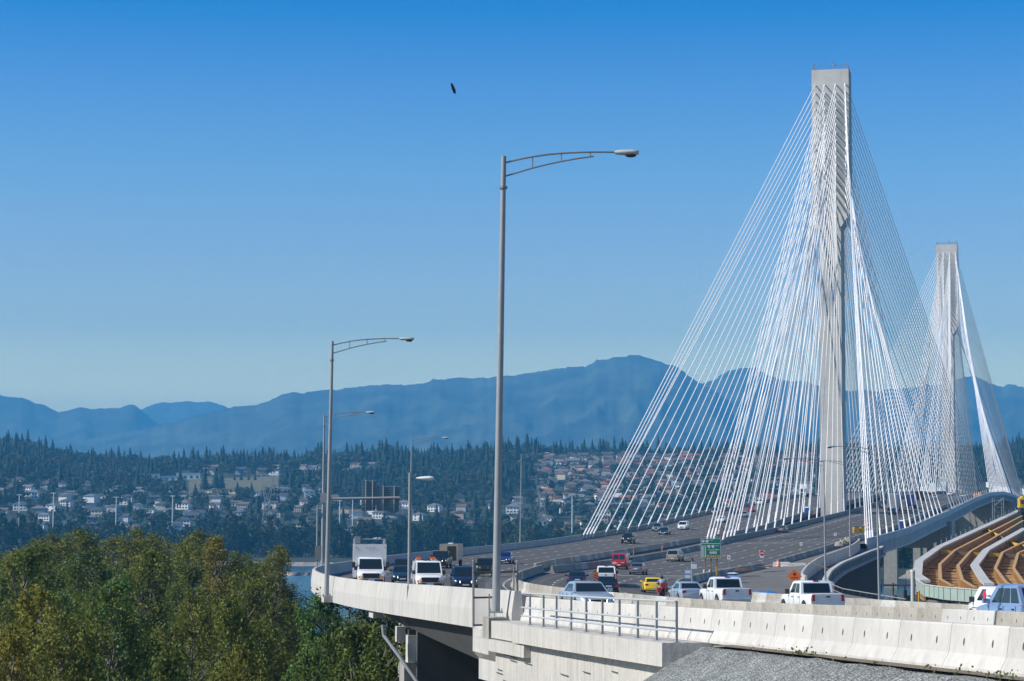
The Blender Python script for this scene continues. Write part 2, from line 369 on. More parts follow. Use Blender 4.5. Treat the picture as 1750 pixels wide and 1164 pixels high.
mb = MB(); mb.box((2.5, 103.9, -19.35), (13.8, 1.2, 29.6), .19); mb.build('back_wall', M['darkconcrete'], via)
for Y in (255, 310, 360):
    x, z = LE(Y); x2 = ML(Y)[0]; mb = MB(); mb.box(((x + x2) / 2, Y, z - 1.2), (x2 - x - 2, 1.8, 1.6)); mb.tube(((x + x2) / 2 - 5, Y, z - 2), ((x + x2) / 2 - 5, Y, -36), .9, n=12); mb.tube(((x + x2) / 2 + 5, Y, z - 2), ((x + x2) / 2 + 5, Y, -36), .9, n=12); mb.build('pier', M['concrete'], via)
for Y in (225, 270, 320, 365):
    x, z = MR(Y); x2 = RE(Y)[0]; mb = MB(); mb.box(((x + x2) / 2, Y, z - 1.2), (x2 - x - 2, 1.8, 1.6)); mb.tube(((x + x2) / 2 - 5, Y, z - 2), ((x + x2) / 2 - 5, Y, -36), .9, n=12); mb.tube(((x + x2) / 2 + 5, Y, z - 2), ((x + x2) / 2 + 5, Y, -36), .9, n=12); mb.build('pier', M['concrete'], via)
# abutment: pilaster, ribbed wall, cap beam, ledge
ab = thing('abutment', 'pale ribbed concrete abutment with a cap beam under the pipe railing', 'abutment')
def alongw(a, Y): return (a - 0.2 * Y)            # wall lines parallel to the front barrier row
PHI = math.atan(0.2)
mb = MB(); c = (-0.72, 81.9)
mb.hexa([(-1.15, 83.4, -5.75), (-0.50, 81.0, -5.75), (0.6, 81.0, -5.75), (0.6, 83.4, -5.75)], [(-1.15, 83.4, -5.0), (-0.50, 81.0, -5.0), (0.6, 81.0, -5.0), (0.6, 83.4, -5.0)])
mb.hexa([(-1.15, 83.4, -5.0), (-0.50, 81.0, -5.0), (0.6, 81.0, -5.0), (0.6, 83.4, -5.0)], [(-1.38, 83.4, -4.75), (-0.78, 81.0, -4.75), (0.6, 81.0, -4.75), (0.6, 83.4, -4.75)])
mb.hexa([(-1.38, 83.4, -4.75), (-0.78, 81.0, -4.75), (0.6, 81.0, -4.75), (0.6, 83.4, -4.75)], [(-1.38, 83.4, -3.92), (-0.78, 81.0, -3.92), (0.6, 81.0, -3.92), (0.6, 83.4, -3.92)])
mb.build('pilaster', M['parapet'], ab)
def wallz(Y): return LE(Y)[1]
mb = MB(); N = 190; Ya, Yb = 50.0, 76.6                      # ribbed wall face, ribs are broken fins of uneven width
ys = [Ya]
while ys[-1] < Yb: ys.append(ys[-1] + random.uniform(.03, .10))
top, bot = [], []
for k, Y in enumerate(ys):
    d = 0.0 if k % 2 else random.uniform(0.012, 0.035)
    x = alongw(14.86, Y) - d; top.append((x, Y, wallz(Y) - 0.5)); bot.append((x, Y, -16.0))
mb.loft([top, bot], cap=False, closed=False)
mb.quad((alongw(14.86, Yb), Yb, -3.9), (alongw(14.86, Yb), Yb, -16), (alongw(14.86, Yb) + 4, Yb + .8, -16), (alongw(14.86, Yb) + 4, Yb + .8, -3.9))
mb.build('ribbed_wall', M['wall'], ab)
mb = MB()
for k in range(26):                                         # short horizontal joints of the form panels
    Y = random.uniform(53, 76); zz = wallz(Y) - random.uniform(.9, 2.0); L = random.uniform(.5, 1.1)
    mb.box((alongw(14.82, Y), Y, zz), (0.03, L, 0.02), PHI)
mb.build('panel_joint', M['darkconcrete'], ab)
mb = MB(); rings = []
for Y in np.linspace(54.6, 72.5, 14):
    z = wallz(Y); rings.append([(alongw(14.55, Y), Y, z - .57), (alongw(14.55, Y), Y, z + .0), (alongw(15.75, Y), Y + .2, z + .0), (alongw(15.75, Y), Y + .2, z - .57)])
mb.loft(rings[::-1]); mb.build('cap_beam', M['wall'], ab)
mb = MB(); rings = []
for Y in (72.5, 75.0, 77.0):
    z = wallz(Y); rings.append([(alongw(14.75, Y), Y, z - .57), (alongw(14.75, Y), Y, z + .0), (alongw(15.75, Y), Y + .2, z + .0), (alongw(15.75, Y), Y + .2, z - .57)])
mb.loft(rings[::-1]); 
rings = []
for Y in (71.0, 75.0, 79.5):
    z = wallz(Y); rings.append([(alongw(14.62, Y), Y, z - 1.0), (alongw(14.62, Y), Y, z - .62), (alongw(15.75, Y), Y + .2, z - .62), (alongw(15.75, Y), Y + .2, z - 1.0)])
mb.loft(rings[::-1]); mb.build('ledge', M['wall'], ab)
lb = MB(); lb.box((-0.52, 77.8, -3.75), (0.68, 1.15, 0.92), PHI); lb.build('lamp_plinth', M['concrete'], ab)
# pipe railing on the cap beam
rl = thing('pipe_railing', 'galvanised three-rail pipe railing on the abutment cap beam', 'railing')
PST = (908, 931, 953, 978, 1003.5, 1031, 1060, 1091, 1123, 1157)
def railY(px): return 14.95 / ((px - 875) / FPX + 0.2)
for px in PST:
    Y = railY(px); x = alongw(14.95, Y); z = wallz(Y); mb = MB(); mb.box((x, Y, z + .5), (.055, .055, 1.0), PHI); mb.box((x, Y, z + .008), (.16, .16, .016), PHI); mb.build('post', M['galv'], rl)
for h in (0.985, 0.53, 0.27):
    Y0, Y1 = railY(1157), railY(895); pts = [(alongw(14.93, Y), Y, wallz(Y) + h) for Y in np.linspace(Y0, Y1, 10)]
    mb = MB(); mb.path(pts, 0.027, 8); mb.build('rail', LUM, rl)
# chain-link gate beside the first lamp
gt = thing('chainlink_gate', 'chain-link fence panel with steel posts around the tallest lamp foot', 'fence')
def P(px, py, Y=80.0): return pix(px, py, Y)
for px, y0, y1 in ((809, 958, 1071), (884, 960, 1109)):
    mb = MB(); mb.tube(P(px, y1), P(px, y0), .042, n=8); mb.ellipsoid(P(px, y0), (.05, .05, .03)); mb.build('post', M['steel'], gt)
for px, y0, y1 in ((878, 965, 1068), (836, 1015, 1068)):
    mb = MB(); mb.tube(P(px, y1, 79.8), P(px, y0, 79.8), .025, n=6); mb.build('stile', M['steel'], gt)
for y in (978, 1021, 1068):
    mb = MB(); mb.tube(P(809, y + .5, 79.9), P(884, y - 1, 79.9), .034, n=6); mb.build('rail', M['darksteel'], gt)
mb = MB(); x0, z1 = pxz(810, 978, 80.05); x1, z0 = pxz(883, 1068, 80.05); W_, H_ = x1 - x0, z1 - z0; st = 0.095
for sgn in (1, -1):
    k = -int(H_ / st) - 1
    while k * st < W_:
        a = k * st; t0, t1 = max(0, -a), min(H_, W_ - a)
        if t1 > t0:
            xa, xb = (x0 + a + t0, x0 + a + t1)
            if sgn < 0: xa, xb = x0 + W_ - (a + t0), x0 + W_ - (a + t1)
            mb.tube((xa, 80.05, z0 + t0), (xb, 80.05, z0 + t1), .0055, n=3, cap=False)
        k += 1
mb.build('wire_mesh', M['steel'], gt)
mb = MB(); mb.path([P(872, 1000, 80.6), P(875, 985, 80.6), P(880, 968, 80.6), P(888, 963, 80.6), P(893, 975, 80.6), P(892, 998, 80.6)], .012, 5); mb.build('barbed_coil', M['steel'], gt)
# gravel shoulder and slope beside the front barrier row
mb = MB(); rows = []
for Y in np.arange(6, 62.5, 0.75):
    row = []
    for v in [0, .25, .5, .8, 1.0, 1.3, 1.7, 2.2, 3, 4, 6, 9, 13, 18, 26]:
        x, z = LE(Y); e = max(0, v - 0.75) * 0.50 + max(0, Y - 53.5 + v * .2) * 0.42 * min(1, v / .9)
        row.append((x - v + .12, Y - v * .2, max(z - .03 - e + random.uniform(-.03, .03) * (v > .4), -27)))
    rows.append(row)
mb.loft(rows, cap=False, closed=False); 
M['gravel'] = mat('gravel', (0.29, 0.305, 0.29), 0.95, noise=(0.6, 0.5), bump=(5, 0.6))
nt = M['gravel'].node_tree; n = nt.nodes; l = nt.links; b = n['Principled BSDF']
vo = n.new('ShaderNodeTexVoronoi'); vo.inputs['Scale'].default_value = 19.0; tc = n.new('ShaderNodeTexCoord'); l.new(tc.outputs['Object'], vo.inputs['Vector'])
ov = n.new('ShaderNodeMix'); ov.data_type = 'RGBA'; ov.blend_type = 'MULTIPLY'; ov.inputs[0].default_value = .75
src = b.inputs['Base Color'].links[0].from_socket; l.new(src, ov.inputs[6]); hs = n.new('ShaderNodeSeparateColor'); l.new(vo.outputs['Color'], hs.inputs[0])
mr = n.new('ShaderNodeMapRange'); mr.inputs[3].default_value = .2; mr.inputs[4].default_value = 1.7; l.new(hs.outputs[0], mr.inputs[0]); l.new(mr.outputs[0], ov.inputs[7]); l.new(ov.outputs[2], b.inputs['Base Color'])
bm2 = n.new('ShaderNodeBump'); bm2.inputs['Strength'].default_value = 1.0; bm2.inputs['Distance'].default_value = .06; l.new(vo.outputs['Distance'], bm2.inputs['Height']); l.new(bm2.outputs[0], b.inputs['Normal'])
gs = struct(mb.build('gravel_slope', M['gravel'], smooth=60))
mb = MB(); pts = []
for Y in np.arange(14, 54, 1.5):
    x, z = LE(Y); pts.append([(x - .55 + random.uniform(-.08, .08), Y, z + .012), (x + .02, Y, z + .012)])
mb.loft(pts, cap=False, closed=False); struct(mb.build('dirt_strip', mat('shoulder_dirt', (.20, .16, .115), .95, noise=(1.5, .5), bump=(12, .5))))

# ================================================================ cable-stayed bridge
br = thing('cable_stayed_bridge', 'long white cable-stayed road bridge with two decks rising over the river', 'bridge')
for fa, fb, ta, tb in ((LE, ML, -.01, 1.03), (MR, RE, -.03, 1.0)):
    ribbon('deck_slab', fa, fb, 410, 1500, M['darkconcrete'], 5, dz=-0.35, ta=ta, tb=tb, parent=br)
W_PAR = [(-0.40, -0.36), (-0.40, 0.9), (-0.32, 1.0), (-0.10, 1.0), (-0.02, 0.9), (0.05, .2), (0.05, -0.36)]
mir = lambda pr: [(-o, h) for o, h in pr][::-1]
curb('parapet', LE, 417.03, 1500, W_PAR, M['concrete'], br, 5)
curb('parapet', ML, 420, 1500, mir(W_PAR), M['concrete'], br, 5)
curb('parapet', MR, 411, 1500, W_PAR, M['concrete'], br, 5)
curb('parapet', RE, 405, 1500, mir(W_PAR), M['concrete'], br, 5)
ribbon('walkway', RE, OE, 404, 1500, M['pale_asphalt'], 5, dz=0.03, ta=.08, parent=br)
curb('parapet', OE, 404, 1500, [(-.1, -.3), (-.1, .95), (.12, .95), (.12, -.3)], M['girder'], br, 5)
for f_, o_ in ((LE, .4), (ML, -.4), (MR, .4), (OE, -.4)):
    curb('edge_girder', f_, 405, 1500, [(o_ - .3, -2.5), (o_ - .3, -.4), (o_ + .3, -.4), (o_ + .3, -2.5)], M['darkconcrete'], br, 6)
curb('fascia', OE, 404.5, 820, [(.02, -2.6), (.02, -.32), (.16, -.32), (.16, -2.45), (.30, -2.5), (.30, -2.6)], M['girder'], br, 5)
curb('fascia', OE, 820.03, 1500, [(.02, -2.6), (.02, -.32), (.16, -.32), (.16, -2.45), (.30, -2.5), (.30, -2.6)], M['girder'], br, 5)
mb = MB(); Y = 405.0
while Y < 1180:
    a = tang(OE, Y); x, z = OE(Y); mb.box((x + .18 * math.cos(a), Y - .18 * math.sin(a), z - 1.35), (.10, .14, 1.9), -a)
    mb.box((x + .17 * math.cos(a), Y - .17 * math.sin(a) + 1.2, z - .45), (.06, 2.2, .08), -a)
    Y += 2.42
mb.build('stiffener', M['steel'], br)
for fa, fb in ((LE, ML), (MR, OE)):
    mb = MB()
    for Y in np.arange(412, 1300, 6.0):
        a, b = fa(Y), fb(Y); mb.hexa([(a[0], Y, a[1] - 1.9), (b[0], Y, b[1] - 1.9), (b[0], Y + .5, b[1] - 1.9), (a[0], Y + .5, a[1] - 1.9)], [(a[0], Y, a[1] - .38), (b[0], Y, b[1] - .38), (b[0], Y + .5, b[1] - .38), (a[0], Y + .5, a[1] - .38)])
    mb.build('floor_beam', M['darkconcrete'], br)
# end pier wall under both decks, and river pier
TH = math.atan(AXM)
def rot2(c, u, v): return (c[0] + u * math.sin(TH) + v * math.cos(TH), c[1] + u * math.cos(TH) - v * math.sin(TH))
for Yc, v0, v1, zt, zb, th, nm in ((414, 4, 27, -6.3, -36, 5.0, 'end_pier'), (414, -24, -4, -6.3, -36, 5.0, 'end_pier')):
    c = (axx(Yc), Yc); mb = MB(); q = [rot2(c, u, v) for u, v in ((-th / 2, v0), (-th / 2, v1), (th / 2, v1), (th / 2, v0))]
    mb.hexa([(x, y, zb) for x, y in q], [(x, y, zt) for x, y in q]); mb.build(nm, M['concrete'], br)
def tower(Yc, zdeck, label, spans):
    c = (axx(Yc) + (.5 if Yc < 800 else 1.2), Yc); top = zdeck + 115.5; t = thing('bridge_tower', label, 'tower')
    def blk(mb, u0, u1, v0, v1, z0, z1, du=0, dv=0):
        b = [(*rot2(c, u, v), z0) for u, v in ((u0, v0), (u0, v1), (u1, v1), (u1, v0))]
        tt = [(*rot2(c, u, v), z1) for u, v in ((u0 + du, v0 + dv), (u0 + du, v1 - dv), (u1 - du, v1 - dv), (u1 - du, v0 + dv))]
        mb.hexa(b, tt)
    mb = MB(); blk(mb, -4.6, 4.6, -2.95, 2.75, -36, zdeck, 0, 0); blk(mb, -4.6, 4.6, -2.95, 2.75, zdeck + .002, top - 42.0, .5, .1); mb.build('shaft', M['tower'], t)
    mb = MB(); H0 = top - 42.0
    b = [(*rot2(c, u, v), H0 + .002) for u, v in ((-4.1, -2.85), (-4.1, 2.65), (4.1, 2.65), (4.1, -2.85))]
    m_ = [(*rot2(c, u, v), H0 + 3.6) for u, v in ((-3.6, -4.9), (-3.6, 4.9), (3.6, 4.9), (3.6, -4.9))]
    e_ = [(*rot2(c, u, v), top) for u, v in ((-3.4, -4.85), (-3.4, 4.85), (3.4, 4.85), (3.4, -4.85))]
    mb.loft([b, m_, e_]); mb.build('head', M['tower'], t)
    mb = MB()
    for zz in np.arange(zdeck + 4.2, H0 - 1, 4.2): blk(mb, -4.612 + .5 * (zz - zdeck) / (112 - 38.5), -4.0, -2.9, 2.7, zz, zz + .05)
    mb.build('pour_joint', M['joint'], t)
    xb = zdeck - (9.8 if Yc < 800 else 19.0)
    for a_, b_ in ((-30, -3.0), (2.8, 30)): mb = MB(); blk(mb, -3.8, 3.8, a_, b_, xb, zdeck - 3.0); mb.build('crossbeam', M['concrete'], t)
    for lv, lh in ((-27, 3), (27, 3)) + (() if Yc < 800 else ((-15, 1.7), (-10.5, 1.5))):
        mb = MB(); blk(mb, -3.5, 3.5, lv - lh, lv + lh, -36, xb - .002); mb.build('leg', M['concrete'], t)
    rb = MB()
    q = [rot2(c, u, v) for u, v in ((-3.2, -4.6), (-3.2, 4.6), (3.2, 4.6), (3.2, -4.6))]
    for k in range(4):
        a, b2 = q[k], q[(k + 1) % 4]
        for h in (.55, 1.1): rb.tube((*a, top + h), (*b2, top + h), .05, n=5)
        for s in np.linspace(0, 1, 6)[:-1]:
            x, y = a[0] + (b2[0] - a[0]) * s, a[1] + (b2[1] - a[1]) * s; rb.tube((x, y, top), (x, y, top + 1.1), .045, n=5)
    rb.build('guard_rail', M['steel'], t)
    mb = MB()
    for v, h in ((-4.3, 1.5), (.7, 2.1), (1.3, 1.2), (4.4, 1.5)):
        x, y = rot2(c, -2.6, v); mb.tube((x, y, top), (x, y, top + h), .07, n=6); mb.box((x, y, top + h), (.35, .35, .4))
    mb.build('beacon', M['galv'], t)
    # stays: four planes, eighteen each way
    plan = []
    for side, (n_, ulast, bunch) in zip((-1, 1), spans):
        for pl, (vt, off) in enumerate(((-3.9, -29.0), (-1.45, -5.4), (1.45, 5.4), (3.9, 29.0))):
            for i in range(n_):
                if bunch: u = 13 + i * (ulast - 22) / (n_ - 5) if i < n_ - 4 else ulast - 9.0 + (i - (n_ - 4)) * 3.2
                else: u = 13 + i * (ulast - 13) / (n_ - 1)
                za = top - 4.0 - (n_ - 1 - i) * 2.12
                Yd = Yc + side * u * math.cos(TH) - off * math.sin(TH)
                f = (LE, ML, MR, OE)[pl]; xd, zd = f(Yd); xd += (-.15, .2, -.2, .05)[pl]
                A = (*rot2(c, side * 3.5, vt), za); plan.append((side * u, i, A, (xd, Yd, zd - .1)))
    def stay(mb, A, D):
        A, D = Vector(A), Vector(D); d = (A - D).normalized()
        mb.tube(D, A, .105, n=6); mb.tube(D, D + d * 4.2, .17, n=6); mb.tube(A - d * 1.6, A, .16, n=6)
    plan.sort(key=lambda q: (q[0], q[1]))
    rest = MB()
    for k, (u, i, A, D) in enumerate(plan):
        if k < 100:
            mb = MB(); stay(mb, A, D); mb.build('stay_cable', M['cable'], t)
        else: stay(rest, A, D)
    rest.build('stay_cable_mass', M['cable'], t)['kind'] = 'stuff'
    return t
tower(592, 3.4, 'nearer and taller-looking grey concrete bridge tower with fans of white stay cables', ((18, 187, True), (18, 226, False)))
tower(1047, 13.3, 'more distant, smaller-looking grey bridge tower with white stay cables at the right', ((18, 226, False), (18, 187, True)))
# ================================================================ vehicles
M['glass'] = mat('vehicle_glass', (0.012, 0.02, 0.024), 0.06, spec=0.8)
M['tyre'] = mat('tyre_rubber', (0.022, 0.022, 0.023), 0.85)
M['rimm'] = mat('wheel_alloy', (0.45, 0.46, 0.47), 0.35, metal=0.7)
M['trim'] = mat('dark_trim', (0.03, 0.03, 0.033), 0.5)
M['lens'] = mat('headlamp_lens', (0.75, 0.76, 0.78), 0.12, spec=0.8)
M['tail'] = mat('tail_lamp_lens', (0.45, 0.01, 0.012), 0.2)
M['amber'] = mat('amber_lens', (0.85, 0.30, 0.02), 0.25)
M['plate'] = mat('number_plate', (0.65, 0.68, 0.72), 0.5)
M['lit'] = mat('lit_headlamp', (0.9, 0.9, 0.85), 0.2, emit=((1.0, 0.93, 0.8), 2.0))
PAINT = {}
def paint(name, col, metal=0.0, rough=0.32):
    if name not in PAINT: PAINT[name] = mat('car_paint_' + name, col, rough, metal=metal, coat=0.7, noise=(2.0, 0.06))
    return PAINT[name]
paint('white', (0.78, 0.79, 0.80)); paint('silver', (0.42, 0.44, 0.47), .5); paint('palesilver', (0.45, 0.53, 0.62), .4); paint('grey', (0.17, 0.19, 0.21), .4)
paint('navy', (0.012, 0.03, 0.075), .2); paint('teal', (0.015, 0.05, 0.075), .2); paint('black', (0.012, 0.013, 0.016)); paint('red', (0.40, 0.012, 0.015)); paint('yellow', (0.85, 0.58, 0.02))
paint('blue', (0.02, 0.05, 0.22), .2); paint('skyblue', (0.24, 0.34, 0.52), .3); paint('tan', (0.36, 0.33, 0.28), .4); paint('maroon', (0.10, 0.02, 0.025), .2); paint('darkgreen', (0.02, 0.035, 0.03), .2)

# kind: L, W, H, belt height, hood nose height, deck (tail) height, cabin base front/rear x, cabin roof front/rear x, wheel radius, wheelbase front/rear
KIND = {
    'sedan':   dict(L=4.75, W=1.80, H=1.46, belt=0.95, nose=0.68, hood=0.90, tail=0.98, cb=(1.02, -1.72), cr=(0.30, -1.05), wr=0.32, wx=(1.42, -1.36)),
    'coupe':   dict(L=4.50, W=1.82, H=1.38, belt=0.94, nose=0.66, hood=0.88, tail=0.97, cb=(0.90, -1.85), cr=(0.12, -0.95), wr=0.33, wx=(1.38, -1.28)),
    'suv':     dict(L=4.60, W=1.84, H=1.72, belt=1.08, nose=0.86, hood=1.06, tail=1.08, cb=(1.00, -2.18), cr=(0.35, -1.95), wr=0.36, wx=(1.38, -1.32)),
    'jeep':    dict(L=4.20, W=1.80, H=1.85, belt=1.14, nose=1.08, hood=1.14, tail=1.14, cb=(0.55, -2.0), cr=(0.35, -1.95), wr=0.41, wx=(1.32, -1.25)),
    'minivan': dict(L=4.95, W=1.94, H=1.76, belt=1.02, nose=0.78, hood=0.98, tail=1.02, cb=(1.55, -2.38), cr=(0.62, -2.15), wr=0.34, wx=(1.55, -1.45)),
    'van':     dict(L=5.60, W=2.02, H=2.10, belt=1.18, nose=0.98, hood=1.16, tail=1.18, cb=(1.78, -2.75), cr=(1.05, -2.66), wr=0.37, wx=(1.80, -1.65)),
    'cutaway': dict(L=2.60, W=2.02, H=2.10, belt=1.20, nose=1.00, hood=1.18, tail=1.20, cb=(0.30, -1.28), cr=(-0.45, -1.25), wr=0.38, wx=(0.40, -0.95)),
    'pickup':  dict(L=5.75, W=2.00, H=1.92, belt=1.20, nose=1.00, hood=1.18, tail=1.24, cb=(1.05, -0.95), cr=(0.38, -0.70), wr=0.40, wx=(1.85, -1.72)),
}
def lerp(a, b, t): return a + (b - a) * t
def quadpanel(mb, c00, c10, c11, c01, u0, u1, v0, v1, off):
    """a panel on a ruled face, standing off by its normal"""
    P_ = lambda u, v: (Vector(c00).lerp(Vector(c10), u)).lerp(Vector(c01).lerp(Vector(c11), u), v)
    a, b, c, d = P_(u0, v0), P_(u1, v0), P_(u1, v1), P_(u0, v1)
    n = (b - a).cross(d - a).normalized() * off
    mb.quad(a + n, b + n, c + n, d + n)
def mirror(q): return [(p[0], -p[1], p[2]) for p in q][::-1]
def vehicle(kind, paintname, label, cat, name, detail=2, lights=False, rear='plain', mods=None, group=None, sc=1.0):
    k = dict(KIND[kind]); k.update(mods or {})
    pm = PAINT[paintname]; t = thing(name, label, cat, group=group)
    L, W, H = k['L'], k['W'], k['H']; hw = W / 2; xf, xr = L / 2, -L / 2; cb, cr_ = k['cb'], k['cr']
    gc = 0.26 if kind in ('jeep', 'pickup', 'van', 'cutaway') else 0.19
    # lower body: rings along the length
    st = [(xf, .74, gc + .16, k['nose'] - .10), (xf - .10, .86, gc + .04, k['nose']), (xf - .40, .96, gc, lerp(k['nose'], k['hood'], .55)), (xf - .8, 1.0, gc, lerp(k['nose'], k['hood'], .85)), (cb[0] + .02, 1.0, gc, k['hood']),
          (cb[0] - .35, 1.0, gc, k['belt']), (0, 1.0, gc, k['belt']), (cb[1] + .3 if kind not in ('pickup',) else cb[1], 1.0, gc, k['belt'])]
    if kind == 'pickup': st += [(cb[1] - .12, 1.0, gc + .05, k['belt'] - .02), (xr + .5, 1.0, gc + .08, k['tail']), (xr + .08, .99, gc + .2, k['tail']), (xr, .97, gc + .24, k['tail'] - .03)]
    else: st += [(cb[1] + .02, .99, gc + .02, k['tail'] - .0), (xr + .18, .95, gc + .06, k['tail'] - .02), (xr + .04, .88, gc + .14, k['tail'] - .08), (xr, .80, gc + .22, k['tail'] - .2)]
    st.sort(key=lambda s: -s[0])
    mb = MB(); rings = []
    for x, wf, zb, zt in st:
        w = hw * wf; zm = lerp(zb, zt, .55)
        half = [(w * .80, zb), (w * .96, zb + .10), (w, zm), (w * .985, zt - .12), (w * .94, zt - .03), (w * .80, zt + .012), (w * .4, zt + .03)]
        rings.append([(x, y, z) for y, z in half] + [(x, -y, z) for y, z in half[::-1]])
    mb.loft(rings); body = mb.build('body', pm, t, 35)
    # cabin
    wb, wt = hw * .93, hw * (.74 if kind in ('sedan', 'coupe') else .82 if kind in ('suv', 'minivan') else .86)
    zb, zt = k['belt'] - .03, H
    B = [(cb[0], wb, zb), (cb[1], wb, zb), (cb[1], -wb, zb), (cb[0], -wb, zb)]; T = [(cr_[0], wt, zt - .09), (cr_[1], wt, zt - .09), (cr_[1], -wt, zt - .09), (cr_[0], -wt, zt - .09)]; T1 = [(cr_[0] - .05, wt - .045, zt - .03), (cr_[1] + .05, wt - .045, zt - .03), (cr_[1] + .05, -wt + .045, zt - .03), (cr_[0] - .05, -wt + .045, zt - .03)]
    i_ = .18; T2 = [(cr_[0] - i_, wt - .17, zt), (cr_[1] + i_, wt - .17, zt), (cr_[1] + i_, -wt + .17, zt), (cr_[0] - i_, -wt + .17, zt)]
    mb = MB(); mb.loft([B[::-1], T[::-1], T1[::-1], T2[::-1]]); mb.build('cabin', pm, t, 40)
    mb = MB(); quadpanel(mb, B[3], B[0], T[0], T[3], .05, .95, .08, .95, .012); mb.build('windscreen', M['glass'], t)
    if rear != 'box':
        mb = MB()
        if rear == 'twin':
            quadpanel(mb, B[1], B[2], T[2], T[1], .10, .47, .15, .85, .012); quadpanel(mb, B[1], B[2], T[2], T[1], .53, .90, .15, .85, .012)
        else: quadpanel(mb, B[1], B[2], T[2], T[1], .08, .92, .12, .92, .012)
        mb.build('rear_window', M['glass'], t)
    sp = {'sedan': (.16, .50, .53, .84), 'coupe': (.2, .58, .61, .80), 'suv': (.14, .40, .43, .66, .70, .93), 'jeep': (.05, .36, .42, .62, .68, .95), 'minivan': (.14, .40, .43, .66, .70, .94), 'van': (.14, .32), 'cutaway': (.32, .85), 'pickup': (.16, .52, .57, .88)}[kind]
    if rear == 'windowvan': sp = (.14, .32, .36, .6, .64, .93)
    for s in (0, 1):
        for a, b in zip(sp[::2], sp[1::2]):
            mb = MB(); q = (B[0], B[1], T[1], T[0]) if s == 0 else (B[3], B[2], T[2], T[3])
            va, vb = .12, .90
            P_ = lambda u, v: (Vector(q[0]).lerp(Vector(q[1]), u)).lerp(Vector(q[3]).lerp(Vector(q[2]), u), v)
            a2 = a + .03 if a < .25 and kind not in ('jeep',) else a
            pts = [P_(a, va), P_(b, va), P_(b, vb), P_(a2, vb)]
            nn = Vector((0, 1 if s == 0 else -1, .25)).normalized() * .012
            pts = [p + nn for p in pts]; mb.quad(*(pts if s else pts[::-1])); mb.build('side_window', M['glass'], t)
    # wheels
    for x in k['wx']:
        for s in (1, -1):
            r = k['wr']; y = s * (hw - .10)
            mb = MB(); mb.disc((x, s * (hw + .004), r + .02), (0, s, 0), r * 1.17, 18); 
            if detail > 1: mb.build('wheel_arch', M['trim'], t)
            mb = MB(); mb.tube((x, y - .11 * s, r), (x, y + .115 * s, r), r, n=18); w_ = mb.build('wheel', M['tyre'], t, 40)
            mb = MB(); mb.disc((x, y + .12 * s, r), (0, s, 0), r * .62, 12)
            if detail > 0: mb.build('rim', M['rimm'], w_)
    if detail < 1: return t
    # front
    z = k['nose'] - .16; lw = .34
    for s in (1, -1):
        mb = MB(); q = [(xf - .015, s * hw * .40, z - .09), (xf - .13, s * hw * .845, z - .06), (xf - .13, s * hw * .85, z + .10), (xf - .03, s * hw * .45, z + .09)]
        q = [(p[0] + .035, p[1], p[2]) for p in q]; mb.quad(*(q if s > 0 else q[::-1])); mb.build('headlight', M['lit'] if lights else M['lens'], t)
        if rear == 'box' or kind == 'van':
            mb = MB(); q = [(xf + .045, s * hw * .56, z - .25), (xf - .06, s * hw * .90, z - .25), (xf - .06, s * hw * .90, z - .08), (xf + .045, s * hw * .56, z - .08)]
            mb.quad(*(q if s > 0 else q[::-1])); mb.build('indicator', M['amber'], t)
        mb = MB(); mb.box((cb[0] - .28, s * (wb + .13), k['belt'] + .10), (.12, .22, .17 if kind in ('sedan', 'coupe', 'suv', 'minivan') else .28)); mb.build('mirror', pm if kind in ('sedan', 'coupe', 'suv', 'minivan') else M['trim'], t)
    big = kind in ('van', 'cutaway'); mb = MB(); mb.box((xf - .0, 0, z - (.05 if big else .01)), (.07, W * (.60 if big else .40), .34 if big else .17)); mb.build('grille', M['black'] if big else M['trim'], t)
    mb = MB(); mb.box((xf - .07, 0, gc + .19), (.24, W * .86, .15)); mb.build('front_bumper', M['trim'] if kind in ('van', 'cutaway', 'jeep') else pm, t)
    mb = MB(); mb.box((xf + .055, 0, gc + .20), (.012, .5, .11)); mb.build('front_plate', M['plate'], t)
    # rear
    if rear != 'box':
        zl = k['tail'] - (.20 if kind in ('sedan', 'coupe') else .18); hh = .17
        if kind in ('suv', 'minivan', 'van', 'pickup', 'jeep'): zl = k['tail'] - .22; hh = .36
        for s in (1, -1):
            mb = MB(); wd = .28 if kind in ('sedan', 'coupe') else .15
            mb.box((xr + (.07 if kind not in ('pickup',) else .015), s * (hw * .90 - wd / 2), zl), (.16 if kind != 'pickup' else .07, wd, hh)); mb.build('tail_light', M['tail'], t)
        mb = MB(); mb.box((xr + .03, 0, gc + .22), (.22, W * .86, .18)); mb.build('rear_bumper', pm if kind in ('sedan', 'coupe', 'minivan') else M['trim'] if kind != 'pickup' else M['rimm'], t)
        mb = MB(); mb.box((xr - .085, 0, gc + .30 if kind != 'sedan' else zl - .05), (.012, .46, .12)); mb.build('rear_plate', M['plate'], t)
    if kind == 'pickup':
        mb = MB(); zt_ = k['tail'] + .035; mb.quad((cb[1] - .15, -hw * .82, zt_), (xr + .12, -hw * .82, zt_), (xr + .12, hw * .82, zt_), (cb[1] - .15, hw * .82, zt_)); mb.build('load_bed', M['trim'], t)
        mb = MB(); mb.box((xr - .012, 0, k['tail'] - .16), (.02, .22, .09)); mb.build('tailgate_handle', M['trim'], t)
        mb = MB(); mb.box((xr - .004, 0, k['tail'] - .26), (.015, W * .66, .42)); mb.build('tailgate', pm, t)
        mb = MB(); mb.box((cr_[1] + .05, 0, H - .01), (.08, .3, .05)); mb.build('brake_light', M['tail'], t)
